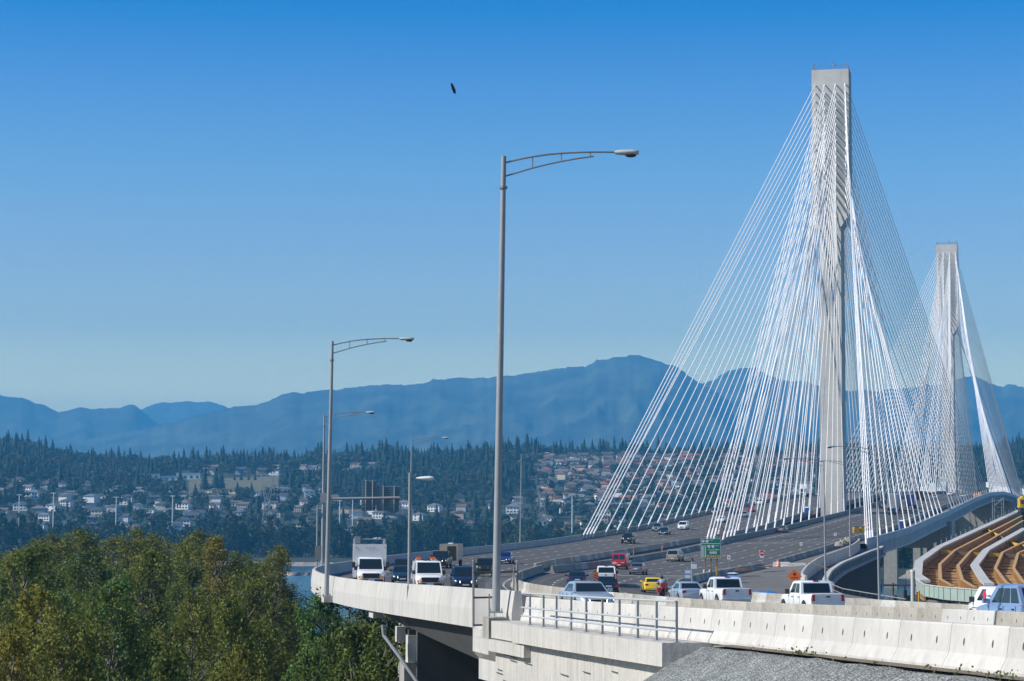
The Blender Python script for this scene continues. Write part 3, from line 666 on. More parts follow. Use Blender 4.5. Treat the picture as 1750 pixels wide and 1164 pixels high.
    if kind == 'jeep':
        mb = MB(); mb.tube((xr - .02, 0, .95), (xr - .22, 0, .95), .36, n=18); mb.build('spare_wheel', M['tyre'], t)
        for s in (1, -1): mb = MB(); mb.box((1.32, s * (hw - .02), .92), (1.05, .22, .06)); mb.build('fender', M['trim'], t)
    if detail > 1:
        for s in (1, -1):
            mb = MB()
            xs = [cb[0] - .40, lerp(cb[0], cb[1], .52)] + ([cb[1] + .45] if kind not in ('pickup', 'van', 'cutaway') else [cb[1] + .05] if kind == 'pickup' else [])
            for x in xs: mb.box((x, s * (hw * .998), lerp(gc, k['belt'], .58)), (.018, .012, (k['belt'] - gc) * .72))
            mb.build('door_seam', M['trim'], t)
            for x in xs[1:2] + xs[2:3]:
                mb = MB(); mb.box((x + .22, s * (hw * .995 + .012), k['belt'] - .17), (.20, .035, .045)); mb.build('door_handle', M['trim'], t)
    return t
def place(t, right, px, py=None, Y=None, X=None, dh=0.0, toward=None):
    if py is not None: p, tt = on_road(px, py, right)
    else:
        p = pix(px, 1000, Y); p.z, tt = roadz(p.x, Y, right)
    if p is None: print('NOT PLACED', px, py); return t
    a, b = (MR, RE) if right else (LE, ML)
    hd = lerp(tang(a, p.y), tang(b, p.y), tt)                # heading clockwise from +Y
    fwd = Vector((math.sin(hd), math.cos(hd), 0))
    ang = math.atan2(fwd.y, fwd.x)
    q = p + fwd * 2.0; sl = (roadz(q.x, q.y, right)[0] - p.z) / 2.0
    sgn = 1 if right else -1
    ax = fwd * sgn; up = Vector((-fwd.x * sl, -fwd.y * sl, 1)).normalized(); side = up.cross(ax).normalized(); ax = side.cross(up)
    m = Matrix((ax, side, up)).transposed().to_4x4(); m.translation = p + Vector((0, 0, .014)); t.matrix_world = m
    if dh: t.matrix_world = m @ Matrix.Rotation(dh, 4, 'Z')
    return t
def back(t, d):                                    # shift so that the given end (not the centre) stands at the placed pixel
    t.matrix_world = t.matrix_world @ Matrix.Translation((d, 0, 0)); return t
V = vehicle
# --- oncoming lanes
c = V('cutaway', 'white', 'white box van with ladder rack on its roof, amber lamps, rounding the parapet', 'box truck', 'box_truck', 2, rear='box')
mb = MB(); mb.hexa([(-4.9, -1.17, .62), (-.62, -1.17, .62), (-.62, 1.17, .62), (-4.9, 1.17, .62)], [(-4.9, -1.17, 3.05), (-.55, -1.17, 3.05), (-.55, 1.17, 3.05), (-4.9, 1.17, 3.05)]); bx = mb.build('cargo_box', PAINT['white'], c)
for y in (-1.05, -.25, 0, .25, 1.05): mb = MB(); mb.box((-.55, y, 2.82), (.05, .09, .07)); mb.build('clearance_lamp', M['amber'], bx)
mb = MB()
for y in (-1.1, 1.1):
    mb.tube((-4.6, y, 3.42), (-.7, y, 3.42), .04)
    for x in (-4.5, -3.2, -1.9, -.8): mb.tube((x, y, 3.05), (x, y, 3.42), .035)
for x in (-4.5, -3.2, -1.9, -.8): mb.tube((x, -1.1, 3.42), (x, 1.1, 3.42), .035)
mb.box((-.9, -.95, 3.35), (.5, .42, .5)); mb.tube((-3, .3, 3.46), (-.6, .5, 3.5), .05); mb.tube((-3, .55, 3.46), (-.6, .75, 3.5), .05)
mb.build('roof_rack', M['galv'], c)
for s in (1, -1): mb = MB(); mb.tube((-3.6, s * 1.05 - .1, .38), (-3.6, s * 1.05 + .1, .38), .38, n=18); w_ = mb.build('wheel', M['tyre'], c); mb = MB(); mb.disc((-3.6, s * 1.155, .38), (0, s, 0), .22); mb.build('rim', M['rimm'], w_)
for s in (1, -1):
    mb = MB(); mb.box((.05, s * 1.22, 1.55), (.12, .22, .42)); mb.build('mirror', M['trim'], c)
place(c, 0, 633, Y=165)
place(V('sedan', 'teal', 'dark blue-green sedan between the white box van and the white van', 'car', 'sedan', 2, lights=True), 0, 688, Y=187)
place(V('suv', 'navy', 'dark navy sport utility half hidden behind the blue-green sedan', 'car', 'sport_utility', 2), 0, 689, Y=217)
c = V('van', 'white', 'white work van with two dark blue roof stripes and amber lamps', 'van', 'work_van', 2)
mb = MB()
for y in (-.28, .05): mb.quad((1.0, y, 2.108), (1.0, y + .2, 2.108), (-2.5, y + .2, 2.108), (-2.5, y, 2.108))
mb.build('roof_stripe', PAINT['blue'], c)
for x, y, s_ in ((-.2, -.62, .34), (-.9, .45, .36)): mb = MB(); mb.box((x, y, 2.25), (.25, s_, .2)); mb.build('warning_beacon', M['orange'], c)
mb = MB(); mb.tube((-.3, -.7, 2.16), (-2.3, -.7, 2.16), .04); mb.tube((-.3, .7, 2.16), (-2.3, .7, 2.16), .04); mb.build('roof_bar', M['galv'], c)
place(c, 0, 730, Y=163)
place(V('minivan', 'navy', 'dark navy minivan with lit orange lamp beside the fence post', 'minivan', 'minivan', 2, lights=True), 0, 793, Y=175)
place(V('pickup', 'black', 'dark pickup truck towing an enclosed cargo trailer', 'pickup truck', 'pickup_truck', 2, lights=True), 0, 754, 970.5)
c = thing('cargo_trailer', 'grey enclosed cargo trailer with open dark doorway behind the dark pickup', 'trailer')
mb = MB(); mb.box((0, 0, 1.55), (4.6, 2.2, 2.1)); mb.build('box_body', PAINT['tan'], c)
mb = MB(); mb.box((.3, 0, 2.66), (1.0, .5, .12)); mb.build('roof_vent', M['white'], c)
mb = MB(); mb.box((2.31, .35, 1.5), (.02, 1.05, 1.7)); mb.build('doorway', M['black'], c)
for x in (-.5, .4):
    for s in (1, -1): mb = MB(); mb.tube((x, s * 1.0, .36), (x, s * 1.2, .36), .36, n=16); mb.build('wheel', M['tyre'], c)
mb = MB(); mb.box((2.9, 0, .5), (1.4, .12, .12)); mb.build('drawbar', M['darksteel'], c)
place(c, 0, 771, 967)
place(V('jeep', 'darkgreen', 'dark square-fronted off-roader seen through the chain-link fence', 'off-roader', 'off_roader', 1), 0, 829, 985)
place(V('sedan', 'blue', 'deep blue sedan just right of the tallest lamp pole', 'car', 'sedan', 2, lights=True), 0, 864, 963)
place(V('sedan', 'palesilver', 'pale silver-blue sedan nearest the pipe railing, facing the camera', 'car', 'sedan', 2, lights=True, mods=dict(L=4.85, W=1.83)), 0, 1003, Y=110)
place(V('jeep', 'black', 'dark blue-black off-roader alone in mid lanes of the oncoming carriageway', 'off-roader', 'off_roader', 2, lights=True), 0, 1074, 929)
place(V('suv', 'grey', 'grey sport utility just left of a dark blue sedan on the bridge approach', 'car', 'sport_utility', 1, lights=True), 0, 1124, 908)
place(V('sedan', 'navy', 'dark blue sedan between grey sport utility and silver minivan on the bridge approach', 'car', 'sedan', 1, lights=True), 0, 1136, 914)
place(V('minivan', 'white', 'white minivan in the oncoming lanes left of the first stay cable anchors', 'minivan', 'minivan', 1), 0, 1168, 905)
place(V('suv', 'grey', 'grey sport utility close to the far parapet under the outer stay cables', 'car', 'sport_utility', 1, lights=True), 0, 1223, 879)
place(V('sedan', 'white', 'white sedan behind the bunched inner stay cables', 'car', 'sedan', 0), 0, 1233, 893)
place(V('suv', 'navy', 'navy sport utility glimpsed between two inner cable bundles', 'car', 'sport_utility', 0), 0, 1256, 878)
place(V('sedan', 'silver', 'silver sedan passing the inner cable bundles in the oncoming lanes', 'car', 'sedan', 0), 0, 1272, 884)
place(V('sedan', 'red', 'small red car among the oncoming lanes near the tower', 'car', 'sedan', 0), 0, 1284, 875)
place(V('suv', 'white', 'white sport utility ahead of the white truck near the first tower', 'car', 'sport_utility', 0), 0, 1298, 863)
def boxtruck(px, py, right, bc, cc, label, L=8.0, h=3.6, name='lorry', cabshow=True):
    t = thing(name, label, 'truck'); mb = MB(); mb.box((-1.2, 0, 1.1 + h / 2 - .25), (L, 2.5, h - .5)); mb.build('cargo_box', PAINT[bc] if bc in PAINT else M[bc], t)
    x0 = -1.2 + L / 2 + .1; mb = MB(); mb.hexa([(x0, -1.15, .6), (x0 + 2.1, -1.15, .6), (x0 + 2.1, 1.15, .6), (x0, 1.15, .6)], [(x0, -1.1, 2.9), (x0 + 1.7, -1.1, 2.9), (x0 + 1.7, 1.1, 2.9), (x0, 1.1, 2.9)]); mb.build('cab', PAINT[cc], t)
    mb = MB(); mb.quad((x0 + 1.965, -.95, 1.65), (x0 + 1.965, .95, 1.65), (x0 + 1.77, .95, 2.7), (x0 + 1.77, -.95, 2.7)); mb.build('windscreen', M['glass'], t)
    mb = MB(); mb.box((x0 + 2.11, 0, 1.1), (.05, 1.2, .7)); mb.build('grille', M['trim'], t)
    for x in (-1.2 - L / 2 + 1.0, -1.2 - L / 2 + 2.2, x0 + 1.0):
        for s in (1, -1): mb = MB(); mb.tube((x, s * .85, .5), (x, s * 1.2, .5), .5, n=14); mb.build('wheel', M['tyre'], t)
    mb = MB()
    for s in (1, -1): mb.box((-1.2 - L / 2 - .02, s * .95, 1.0), (.04, .3, .15))
    mb.build('tail_light', M['tail'], t)
    return place(t, right, px, py)
boxtruck(1374, 849, 0, 'white', 'white', 'white box truck beside the left foot of the nearer tower', 6.0, 3.7)
place(V('sedan', 'silver', 'pale sedan passing just left of the nearer tower base', 'car', 'sedan', 0), 0, 1399, 847)
# --- departing lanes
place(V('sedan', 'navy', 'dark blue sedan seen from behind, left of the white pickup and chevron board', 'car', 'sedan', 2), 1, 986, Y=208)
place(V('pickup', 'white', 'white pickup seen from behind, just right of the chevron board', 'pickup truck', 'pickup_truck', 2), 1, 1036, Y=224)
place(V('sedan', 'black', 'black sedan with red tail lamps directly behind the leftmost white pickup', 'car', 'sedan', 2), 1, 1034, Y=180)
c = V('van', 'red', 'red van with twin rear windows in the departing lanes', 'van', 'passenger_van', 2, rear='twin')
mb = MB()
for y, z, w in ((.62, .92, .5), (.52, .80, .72), (.6, .70, .4), (-.5, .86, .4)): mb.box((-2.812, y, z), (.01, w, .055))
mb.build('lettering', M['white'], c)
place(c, 1, 1063, 972.5)
place(V('sedan', 'grey', 'grey sedan just right of the red van, seen from behind', 'car', 'sedan', 2), 1, 1091, 982)
place(V('minivan', 'tan', 'silver-beige minivan ahead of the red van near the median', 'minivan', 'minivan', 2), 1, 1154, 959)
place(V('coupe', 'yellow', 'bright yellow coupe with red tail lamps', 'car', 'coupe', 2), 1, 1115, 1013.5)
place(V('sedan', 'palesilver', 'light silver-blue sedan seen from behind, left of the second white pickup', 'car', 'sedan', 2), 1, 1172, Y=160)
place(V('pickup', 'white', 'white pickup with closed tailgate in front of the green sign', 'pickup truck', 'pickup_truck', 2), 1, 1238, Y=144)
place(V('pickup', 'white', 'white extended-cab pickup with tall red tail lamps beneath the orange diamond sign', 'pickup truck', 'pickup_truck', 2, mods=dict(cb=(1.25, -1.05), cr=(.55, -.82))), 1, 1386, Y=126)
c = V('van', 'white', 'white van with red side stripe and pink emblem partly behind the blue hatchback', 'van', 'delivery_van', 2, mods=dict(L=5.0, H=1.98, cb=(1.65, -2.45), cr=(.85, -2.38), wx=(1.6, -1.5)))
mb = MB(); mb.box((-.25, 1.006, .86), (3.5, .012, .05)); mb.build('side_stripe', M['red'], c)
mb = MB(); pk = mat('pink_emblem', (.62, .03, .09), .5); mb.quad(*[(0.42 + .17 * math.cos(a) * (1 + .25 * math.sin(3 * a)), .985, 1.48 + .27 * math.sin(a) * (1 + .2 * math.cos(4 * a))) for a in np.linspace(0, 2 * math.pi, 18)[:-1]][::-1]); e_ = mb.build('emblem', pk, c)
e_.location = (-.42, -.035, -.02)
mb = MB()
for k_ in range(9): mb.box((-.40 - k_ * .13, .945, 1.50), (.085 if k_ % 3 else .05, .01, .09))
le_ = mb.build('lettering', PAINT['grey'], c)
place(c, 1, 1712, Y=116)
place(V('suv', 'skyblue', 'blue-grey hatchback with arched side windows cut by the right edge of the photo', 'car', 'hatchback', 2, mods=dict(L=4.5, H=1.80, cr=(.25, -1.6))), 1, 1742, Y=82)
place(V('sedan', 'grey', 'dark grey red-lamped sedan alone in the departing lanes near the bridge start', 'car', 'sedan', 1), 1, 1338, 910)
boxtruck(1528, 873, 1, 'silver', 'white', 'grey trailer truck climbing the bridge behind the right-hand cables', 11.0, 4.0)
place(V('sedan', 'maroon', 'dark red car just left of the grey trailer truck on the bridge', 'car', 'sedan', 0), 1, 1502, 869)
place(V('suv', 'navy', 'dark blue hatchback just below the grey trailer truck on the bridge', 'car', 'hatchback', 0), 1, 1526, 880)
boxtruck(1557, 869, 1, 'blue', 'blue', 'blue truck ahead of the grey trailer truck on the bridge', 6.5, 3.4)
boxtruck(1573, 855, 1, 'black', 'black', 'dark low flatbed truck beyond the blue truck', 6.0, 2.2)
boxtruck(1595, 846, 1, 'white', 'white', 'white tall van body between the flatbed and the long white trailer', 5.0, 3.6)
place(V('sedan', 'silver', 'silver car tucked below the tall white van body on the bridge', 'car', 'sedan', 0), 1, 1598, 853)
boxtruck(1613, 844, 1, 'white', 'white', 'long white trailer truck near the bridge crest', 12.0, 4.0)
boxtruck(1638, 842.5, 1, 'white', 'yellow', 'white box truck with yellow cab near the bridge crest', 6.0, 3.5)
place(V('sedan', 'white', 'small white car near the crest between the two white trucks', 'car', 'sedan', 0), 1, 1624, 847)
# motorcycle with rider
c = thing('motorcycle', 'red touring motorcycle with wide rear cases beside the yellow coupe', 'motorcycle')
mb = MB(); mb.loft([[(x, y, z) for y, z in ((-w, zb), (w, zb), (w * .8, zt), (-w * .8, zt))] for x, w, zb, zt in ((.75, .12, .55, .95), (.4, .18, .42, 1.0), (-.1, .18, .42, .82), (-.6, .15, .6, .85), (-1.0, .12, .7, .9))]); mb.build('body', PAINT['red'], c)
for x in (.8, -.72): mb = MB(); mb.tube((x, -.07, .32), (x, .07, .32), .32, n=18); mb.build('wheel', M['tyre'], c)
for s in (1, -1): mb = MB(); mb.box((-.72, s * .36, .62), (.62, .26, .40)); mb.build('side_case', PAINT['red'], c)
mb = MB(); mb.box((-.98, 0, 1.02), (.42, .52, .32)); mb.build('top_case', PAINT['red'], c)
mb = MB(); mb.tube((.5, -.38, 1.08), (.5, .38, 1.08), .02); mb.tube((.8, -.06, .32), (.5, -.05, 1.05), .03); mb.tube((.8, .06, .32), (.5, .05, 1.05), .03); mb.build('handlebar', M['darksteel'], c)
mb = MB(); mb.quad((.62, -.22, 1.0), (.62, .22, 1.0), (.48, .18, 1.38), (.48, -.18, 1.38)); mb.build('windshield', M['glass'], c)
place(c, 1, 1131, 1022)
rider = thing('rider', 'person in pale blue jacket and black helmet riding the red motorcycle', 'person'); rider.name = 'person'
def skinbody(name, verts, edges, radii, m, parent, root=0, sub=1):
    me = bpy.data.meshes.new(name); me.from_pydata(verts, edges, []); o = link(name, me, parent); me.materials.append(m)
    md = o.modifiers.new('skin', 'SKIN'); md.use_smooth_shade = True
    for k_, r in enumerate(radii): me.skin_vertices[0].data[k_].radius = (r, r)
    for k_ in range(len(radii)): me.skin_vertices[0].data[k_].use_root = (k_ == root)
    s_ = o.modifiers.new('sub', 'SUBSURF'); s_.levels = s_.render_levels = sub
    return o
vs = [(-.22, 0, .88), (-.18, 0, 1.12), (-.08, 0, 1.36), (-.03, 0, 1.45), (.0, 0, 1.56), (-.08, .20, 1.37), (.12, .30, 1.18), (.42, .33, 1.10), (-.08, -.20, 1.37), (.12, -.30, 1.18), (.42, -.33, 1.10),
      (-.18, .13, .86), (.22, .24, .74), (.02, .26, .36), (.14, .27, .30), (-.18, -.13, .86), (.22, -.24, .74), (.02, -.26, .36), (.14, -.27, .30)]
es = [(0, 1), (1, 2), (2, 3), (3, 4), (2, 5), (5, 6), (6, 7), (2, 8), (8, 9), (9, 10), (0, 11), (11, 12), (12, 13), (13, 14), (0, 15), (15, 16), (16, 17), (17, 18)]
rr = [.16, .17, .18, .065, .085, .085, .062, .042, .085, .062, .042, .10, .085, .06, .05, .10, .085, .06, .05]
skinbody('body', vs, es, rr, paint('jacket', (.30, .38, .52), 0, .8), rider)
mb = MB(); mb.ellipsoid((.01, 0, 1.60), (.14, .125, .15), 14, 9); h_ = mb.build('helmet', M['black'], rider, 60)
mb = MB(); mb.box((.125, 0, 1.60), (.05, .18, .08)); mb.build('visor', M['glass'], h_)
for s in (1, -1):
    hb = MB(); y = s * .34
    hb.ellipsoid((.46, y, 1.10), (.05, .045, .035), 8, 6)
    for q in range(4): hb.path([(.48, y + (q - 1.5) * .022, 1.115), (.535, y + (q - 1.5) * .022, 1.10), (.53, y + (q - 1.5) * .022, 1.055)], .010, 5)
    hb.path([(.46, y - s * .045, 1.10), (.49, y - s * .06, 1.075), (.52, y - s * .05, 1.06)], .011, 5); hb.build('glove', M['black'], rider)
rider.matrix_world = c.matrix_world.copy()
# ================================================================ street lamps
def lamp_mesh_parts(t, H, r0, r1, arm=3.84, s=1.0, collar=True):
    mb = MB(); mb.tube((0, 0, .02), (0, 0, H), r0, r1, 10); mb.build('pole', M['galv'], t, 50)
    mb = MB(); mb.box((0, 0, .02), (r0 * 3.4, r0 * 3.4, .05))
    for a in range(4): mb.tube((r0 * 1.35 * (1 if a % 2 else -1), r0 * 1.35 * (1 if a // 2 else -1), .0), (r0 * 1.35 * (1 if a % 2 else -1), r0 * 1.35 * (1 if a // 2 else -1), .14), .02, n=6)
    mb.build('base_plate', M['galv'], t)
    if collar: mb = MB(); mb.tube((0, 0, H - 1.14), (0, 0, H - 1.06), r1 * 1.7, n=10); mb.build('collar', M['steel'], t)
    up = [(0, -.24), (.5, -.11), (1.0, 0.0), (1.5, .08), (2.0, .135), (2.5, .17), (3.0, .195), (3.5, .205), (3.88, .205)]
    lo = [(0, -.72), (.5, -.56), (1.0, -.40), (1.5, -.265), (2.0, -.15), (2.6, -.03), (3.12, .05)]
    mb = MB(); f = arm / 3.84
    mb.path([(x * f, 0, H + z * s) for x, z in up], .033, 7); mb.path([(x * f, 0, H + z * s) for x, z in lo], .030, 7)
    for x, a, b in ((1.0, 0, -.40), (2.0, .135, -.15), (3.0, .195, .035)): mb.tube((x * f, 0, H + a * s), (x * f, 0, H + b * s), .022, n=6)
    mb.build('bracket_arm', M['steel'], t, 50)
    mb = MB(); rings = []
    for x, w, a, b in ((0, .05, -.05, .05), (.12, .09, -.09, .09), (.35, .14, -.09, .10), (.6, .165, -.09, .11), (.76, .14, -.08, .10), (.84, .08, -.05, .06)):
        rings.append([((arm + x), w * math.cos(k * math.pi / 5), H + .20 * s + (b if math.sin(k * math.pi / 5) >= 0 else -a) * math.sin(k * math.pi / 5)) for k in range(10)])
    mb.loft(rings); lm = mb.build('luminaire', LUM, t, 60)
    mb = MB(); mb.ellipsoid((arm + .56, 0, H + .20 * s - .10), (.2, .14, .07), 10, 6); mb.build('lens', M['trim'], lm, 60)
def street_lamp(label, base, top, Y, az=0.0, r=(.125, .07), cat='street lamp', group=None, name='street_lamp'):
    b, tp = pix(*base, Y), pix(*top, Y); t = thing(name, label, cat, b, 0, group)
    H = (tp - b).length; lamp_mesh_parts(t, H, *r)
    t.rotation_euler = (0, math.atan2(tp.x - b.x, tp.z - b.z), az); return t
street_lamp('tallest nearest galvanised lamp standing on a concrete plinth by the chain-link gate', (847.5, 1047), (861, 267), 77.8, 0, (.142, .088))
street_lamp('tall galvanised lamp standing outside the parapet left of the white box van', (558, 1019), (568, 583), 129.5, 0, (.14, .08))
mb = MB(); p = pix(562, 1020, 129.9); mb.box((p.x + .1, p.y, p.z - .12), (.9, 1.3, .36), .19); mb.build('lamp_plinth', M['parapet'], via)
street_lamp('slim galvanised lamp on the far parapet behind the short walkway lamp', (700, 953), (703.5, 750), 286)
street_lamp('slim galvanised lamp on the far parapet right of the tallest lamp', (889, 930), (891, 776), 372)
street_lamp('grey lamp at the ramp edge beside the orange diamond sign with arm to the left', (1411, 1003), (1412, 786), 261, math.pi)
street_lamp('grey lamp rising in front of the water with arm reaching left to the tower', (1503, 1032), (1505, 766), 216, math.pi)
street_lamp('grey lamp standing on the pale curved walkway edge below the tower', (1453, 951), (1452, 790), 350, math.pi)
for k_, (lb, px, py0, py1, Y, az) in enumerate((('median lamp behind the left inner cable bundle, arm to the left', 1254, 912, 768, 436, math.pi), ('median lamp right of the inner cable bundles, arm to the left', 1293, 899, 762, 470, math.pi),
        ('median lamp nearest the left side of the first tower', 1373, 874, 781, 570, math.pi), ('thin lamp on the bridge beyond the first tower, seen through cables', 1562, 846, 792, 860, math.pi))):
    street_lamp(lb, (px, py0), (px, py1), Y, az)
# short parapet lamp
b, tp = pix(699, 1006, 100.3), pix(700, 808, 100.3)
t = thing('parapet_lamp', 'short lamp clamped to the near parapet in front of the white van', 'street lamp', b)
mb = MB(); mb.tube((0, 0, 0), (0, 0, tp.z - b.z), .075, .065, 10); mb.build('pole', M['galv'], t, 50)
mb = MB(); mb.tube((0, 0, tp.z - b.z - .3), (0.35, 0, tp.z - b.z - .27), .03); mb.build('bracket_arm', M['steel'], t)
mb = MB(); mb.loft([[(x, w * math.cos(k * math.pi / 5), tp.z - b.z - .24 + w * .7 * math.sin(k * math.pi / 5)) for k in range(10)] for x, w in ((.28, .05), (.5, .11), (.85, .15), (1.02, .12), (1.08, .05))]); mb.build('luminaire', M['signwhite'], t, 60)
mb = MB(); mb.box((0, -.12, -.25), (.16, .1, .75)); mb.build('clamp_plate', M['galv'], t)
# cantilever sign gantry seen from behind
STIFF = mat('sign_stiffener', (.20, .29, .35), .5)
Yg = 210; b = pix(551, 990, Yg); t = thing('sign_gantry', 'grey cantilever sign gantry seen from behind, lamp arm on top of its post', 'sign gantry', b)
Hp = pix(551, 708, Yg).z - b.z; lamp_mesh_parts(t, Hp, .2, .07)
x1 = pix(683, 850, Yg).x - b.x; zb = pix(600, 851, Yg).z - b.z
mb = MB(); mb.tube((-.3, 0, zb - .12), (x1, -.1, zb + .05), .13, .11, 10); mb.box((0, 0, zb), (.5, .5, .9)); mb.build('beam', M['galv'], t)
mb = MB(); mb.tube((-1.0, -.1, zb - 1.1), (0, 0, zb - 1.0), .06); mb.box((-.85, -.15, zb - 1.08), (.5, .3, .14)); mb.build('camera_arm', M['galv'], t)
for a0, a1, y0, y1 in ((617, 642, 820, 873), (642.6, 682, 830, 873)):
    pa, pb = pix(a0, y1, Yg), pix(a1, y0, Yg); mb = MB()
    mb.box(((pa.x + pb.x) / 2 - b.x, .35, (pa.z + pb.z) / 2 - b.z), (pb.x - pa.x, .02, pb.z - pa.z)); sgn_ = mb.build('sign_panel', M['signback'], t)
    mb = MB(); nh = 11
    for k in range(nh): mb.box(((pa.x + pb.x) / 2 - b.x, .31, lerp(pa.z, pb.z, (k + .5) / nh) - b.z), (pb.x - pa.x, .05, .028))
    mb.build('stiffener', STIFF, sgn_)
    for u in (.3, .78): mb = MB(); mb.box((lerp(pa.x, pb.x, u) - b.x, .22, (pa.z + pb.z) / 2 - b.z), (.09, .1, pb.z - pa.z)); mb.build('mounting_post', LUM, sgn_)
# post with cabinet outside the parapet
b = pix(541, 1000, 185); t = thing('cabinet_post', 'slim post with grey equipment cabinet outside the parapet bend', 'post', b)
mb = MB(); mb.tube((0, 0, 0), (0, 0, pix(541, 863, 185).z - b.z), .07, n=8); mb.build('pole', M['galv'], t)
mb = MB(); mb.box((.1, -.1, pix(541, 945, 185).z - b.z), (.5, .35, 1.15)); mb.build('cabinet', M['steel'], t)

# ================================================================ signs
def text(body, size, x, z, parent, m, y=-.012, name='lettering', align='CENTER'):
    cu = bpy.data.curves.new(name, 'FONT'); cu.body = body; cu.size = size; cu.align_x = align; cu.align_y = 'CENTER'
    cu.extrude = 0.002; cu.materials.append(m); tmp = bpy.data.objects.new('tmp', cu); me = bpy.data.meshes.new_from_object(tmp); bpy.data.objects.remove(tmp); o = link(name, me, parent); o.location = (x, y, z); o.rotation_euler = (R(90), 0, 0); return o
Ys = 279.0; b = pix(1215, 984, Ys); s_ = FPX / Ys
t = thing('guide_sign', 'large green highway exit sign on three timber posts beside the closed ramp', 'road sign', b)
px = lambda u: (u - 1215) / s_
pz = lambda v: pix(1215, v, Ys).z - b.z
for u in (1205.5, 1215.5, 1225.5): mb = MB(); mb.box((px(u), .16, pz(935) / 2), (.20, .20, pz(935))); mb.build('post', M['wood'], t)
for u in (1203.5, 1213.5): mb = MB(); mb.tube((px(u), -.05, 0), (px(u), -.05, .75), .16, n=10); mb.build('post_sleeve', M['parapet'], t)
mb = MB(); mb.box((px(1224.3), -.05, .55), (.18, .12, 1.1)); mb.build('yellow_marker', M['yellow'], t)
mb = MB(); mb.box((px(1214.8), 0, pz(937.3)), (33.5 / s_, .05, 33.5 / s_)); pn = mb.build('panel', M['signwhite'], t)
mb = MB(); mb.box((px(1214.8), -.027, pz(937.3)), (32.3 / s_, .006, 32.3 / s_)); fc = mb.build('sign_face', M['signgreen'], pn)
mb = MB(); mb.box((px(1226.3), 0, pz(918.3)), (9.5 / s_, .05, 4.2 / s_)); tb_ = mb.build('exit_tab', M['signgreen'], t)
text('EXIT 44', .24, px(1226.3), pz(918.3), tb_, M['signwhite'], -.032)
mb = MB(); mb.box((px(1214.8), -.033, pz(928.9)), (31.5 / s_, .006, .06)); mb.build('divider', M['signwhite'], pn)
for u in (1200.2, 1203.0, 1205.8):
    mb = MB(); mb.box((px(u), -.033, pz(942)), (.085, .006, 21 / s_)); x = px(u); zt = pz(931.2)
    mb.quad((x - .11, -.036, zt - .14), (x + .11, -.036, zt - .14), (x, -.036, zt + .03)); mb.build('lane_arrow', M['signwhite'], pn)
def shield(u, v, txt, leaf=False):
    mb = MB(); x, z = px(u), pz(v); h = .2
    pts = [(-.17, .17), (.17, .17), (.18, -.02), (.10, -.15), (0, -.2), (-.10, -.15), (-.18, -.02)] if not leaf else [(0, .2), (.07, .1), (.2, .04), (.13, -.06), (.12, -.15), (0, -.13), (-.12, -.15), (-.13, -.06), (-.2, .04), (-.07, .1)]
    mb.quad(*[(x + a, -.034, z + c) for a, c in pts][::-1]); sh = mb.build('route_shield', M['signwhite'], pn)
    if txt: text(txt, .24, x, z, sh, M['tail'], -.040)
shield(1202.0, 925.0, '', True); shield(1208.5, 925.0, '1'); text('WEST', .20, px(1216), pz(923.6), pn, M['signwhite'], -.036)
shield(1211.5, 934.0, '7'); shield(1218.5, 934.0, '7'); text('EAST', .20, px(1226), pz(932.8), pn, M['signwhite'], -.036)
text('United Blvd', .30, px(1219.5), pz(939.5), pn, M['signwhite'], -.036)
mb = MB(); mb.box((px(1219), -.033, pz(944.6)), (.88, .006, .27)); mb.build('destination_plate', M['signwhite'], pn); text('(Closed)', .22, px(1219), pz(944.7), pn, M['signgreen'], -.040)
for u, w, tx in ((1212.5, 9, 'EXIT'), (1226, 9, 'ONLY')):
    mb = MB(); mb.box((px(u), -.033, pz(950.8)), (w / s_, .006, 3.9 / s_)); yp = mb.build('exit_only_plate', M['yellow'], pn); text(tx, .22, px(u), pz(950.8), yp, M['black'], -.040)
mb = MB(); x, z = px(1219.2), pz(950.6); mb.quad((x - .11, -.036, z + .02), (x, -.036, z - .13), (x + .11, -.036, z + .02)); mb.box((x, -.034, z + .07), (.07, .006, .14)); mb.build('down_arrow', M['signwhite'], pn)

def small_sign(label, px_, yt, yb, Y, w, h, m, cat='road sign', name='road_sign', base=None):
    b = pix(px_, yb, Y); t = thing(name, label, cat, b); H = pix(px_, yt, Y).z - b.z
    mb = MB(); mb.box((0, 0, H / 2), (.06, .06, H)); mb.build('post', M['galv'], t)
    mb = MB(); mb.box((0, -.045, H - h / 2), (w, .02, h)); p_ = mb.build('panel', m, t); return t, p_, H
for lb, u, yt, yb, Y in (('small white sign with red dot beside the green exit sign', 1245.5, 949, 976, 292), ('small white sign with red dot above the shaded barrier before the walkway', 1369, 926.5, 950, 364), ('small white sign with red dot farthest along the bridge edge', 1427.5, 910.5, 929, 398)):
    t, p_, H = small_sign(lb, u, yt, yb, Y, .42, .55, M['signwhite']); mb = MB(); mb.disc((0, -.058, H - .27), (0, -1, 0), .10, 14); mb.build('red_dot', M['red'], p_)
t, p_, H = small_sign('red round no-entry sign with white bar near the orange drum', 1302.3, 950, 966, 318, .55, .30, M['signwhite'], name='no_entry_sign')
mb = MB(); mb.box((0, -.045, H + .38), (.80, .02, .74)); mb.build('backing', M['signwhite'], t)
mb = MB(); mb.tube((0, -.055, H + .38), (0, -.07, H + .38), .37, n=24); di = mb.build('disc', M['red'], t); mb = MB(); mb.box((0, -.074, H + .38), (.54, .006, .13)); mb.build('white_bar', M['signwhite'], di)
b = pix(1183, 1024, 214); t = thing('camera_pole', 'grey pole topped by a dark sensor with two boards left of the green sign', 'pole', b)
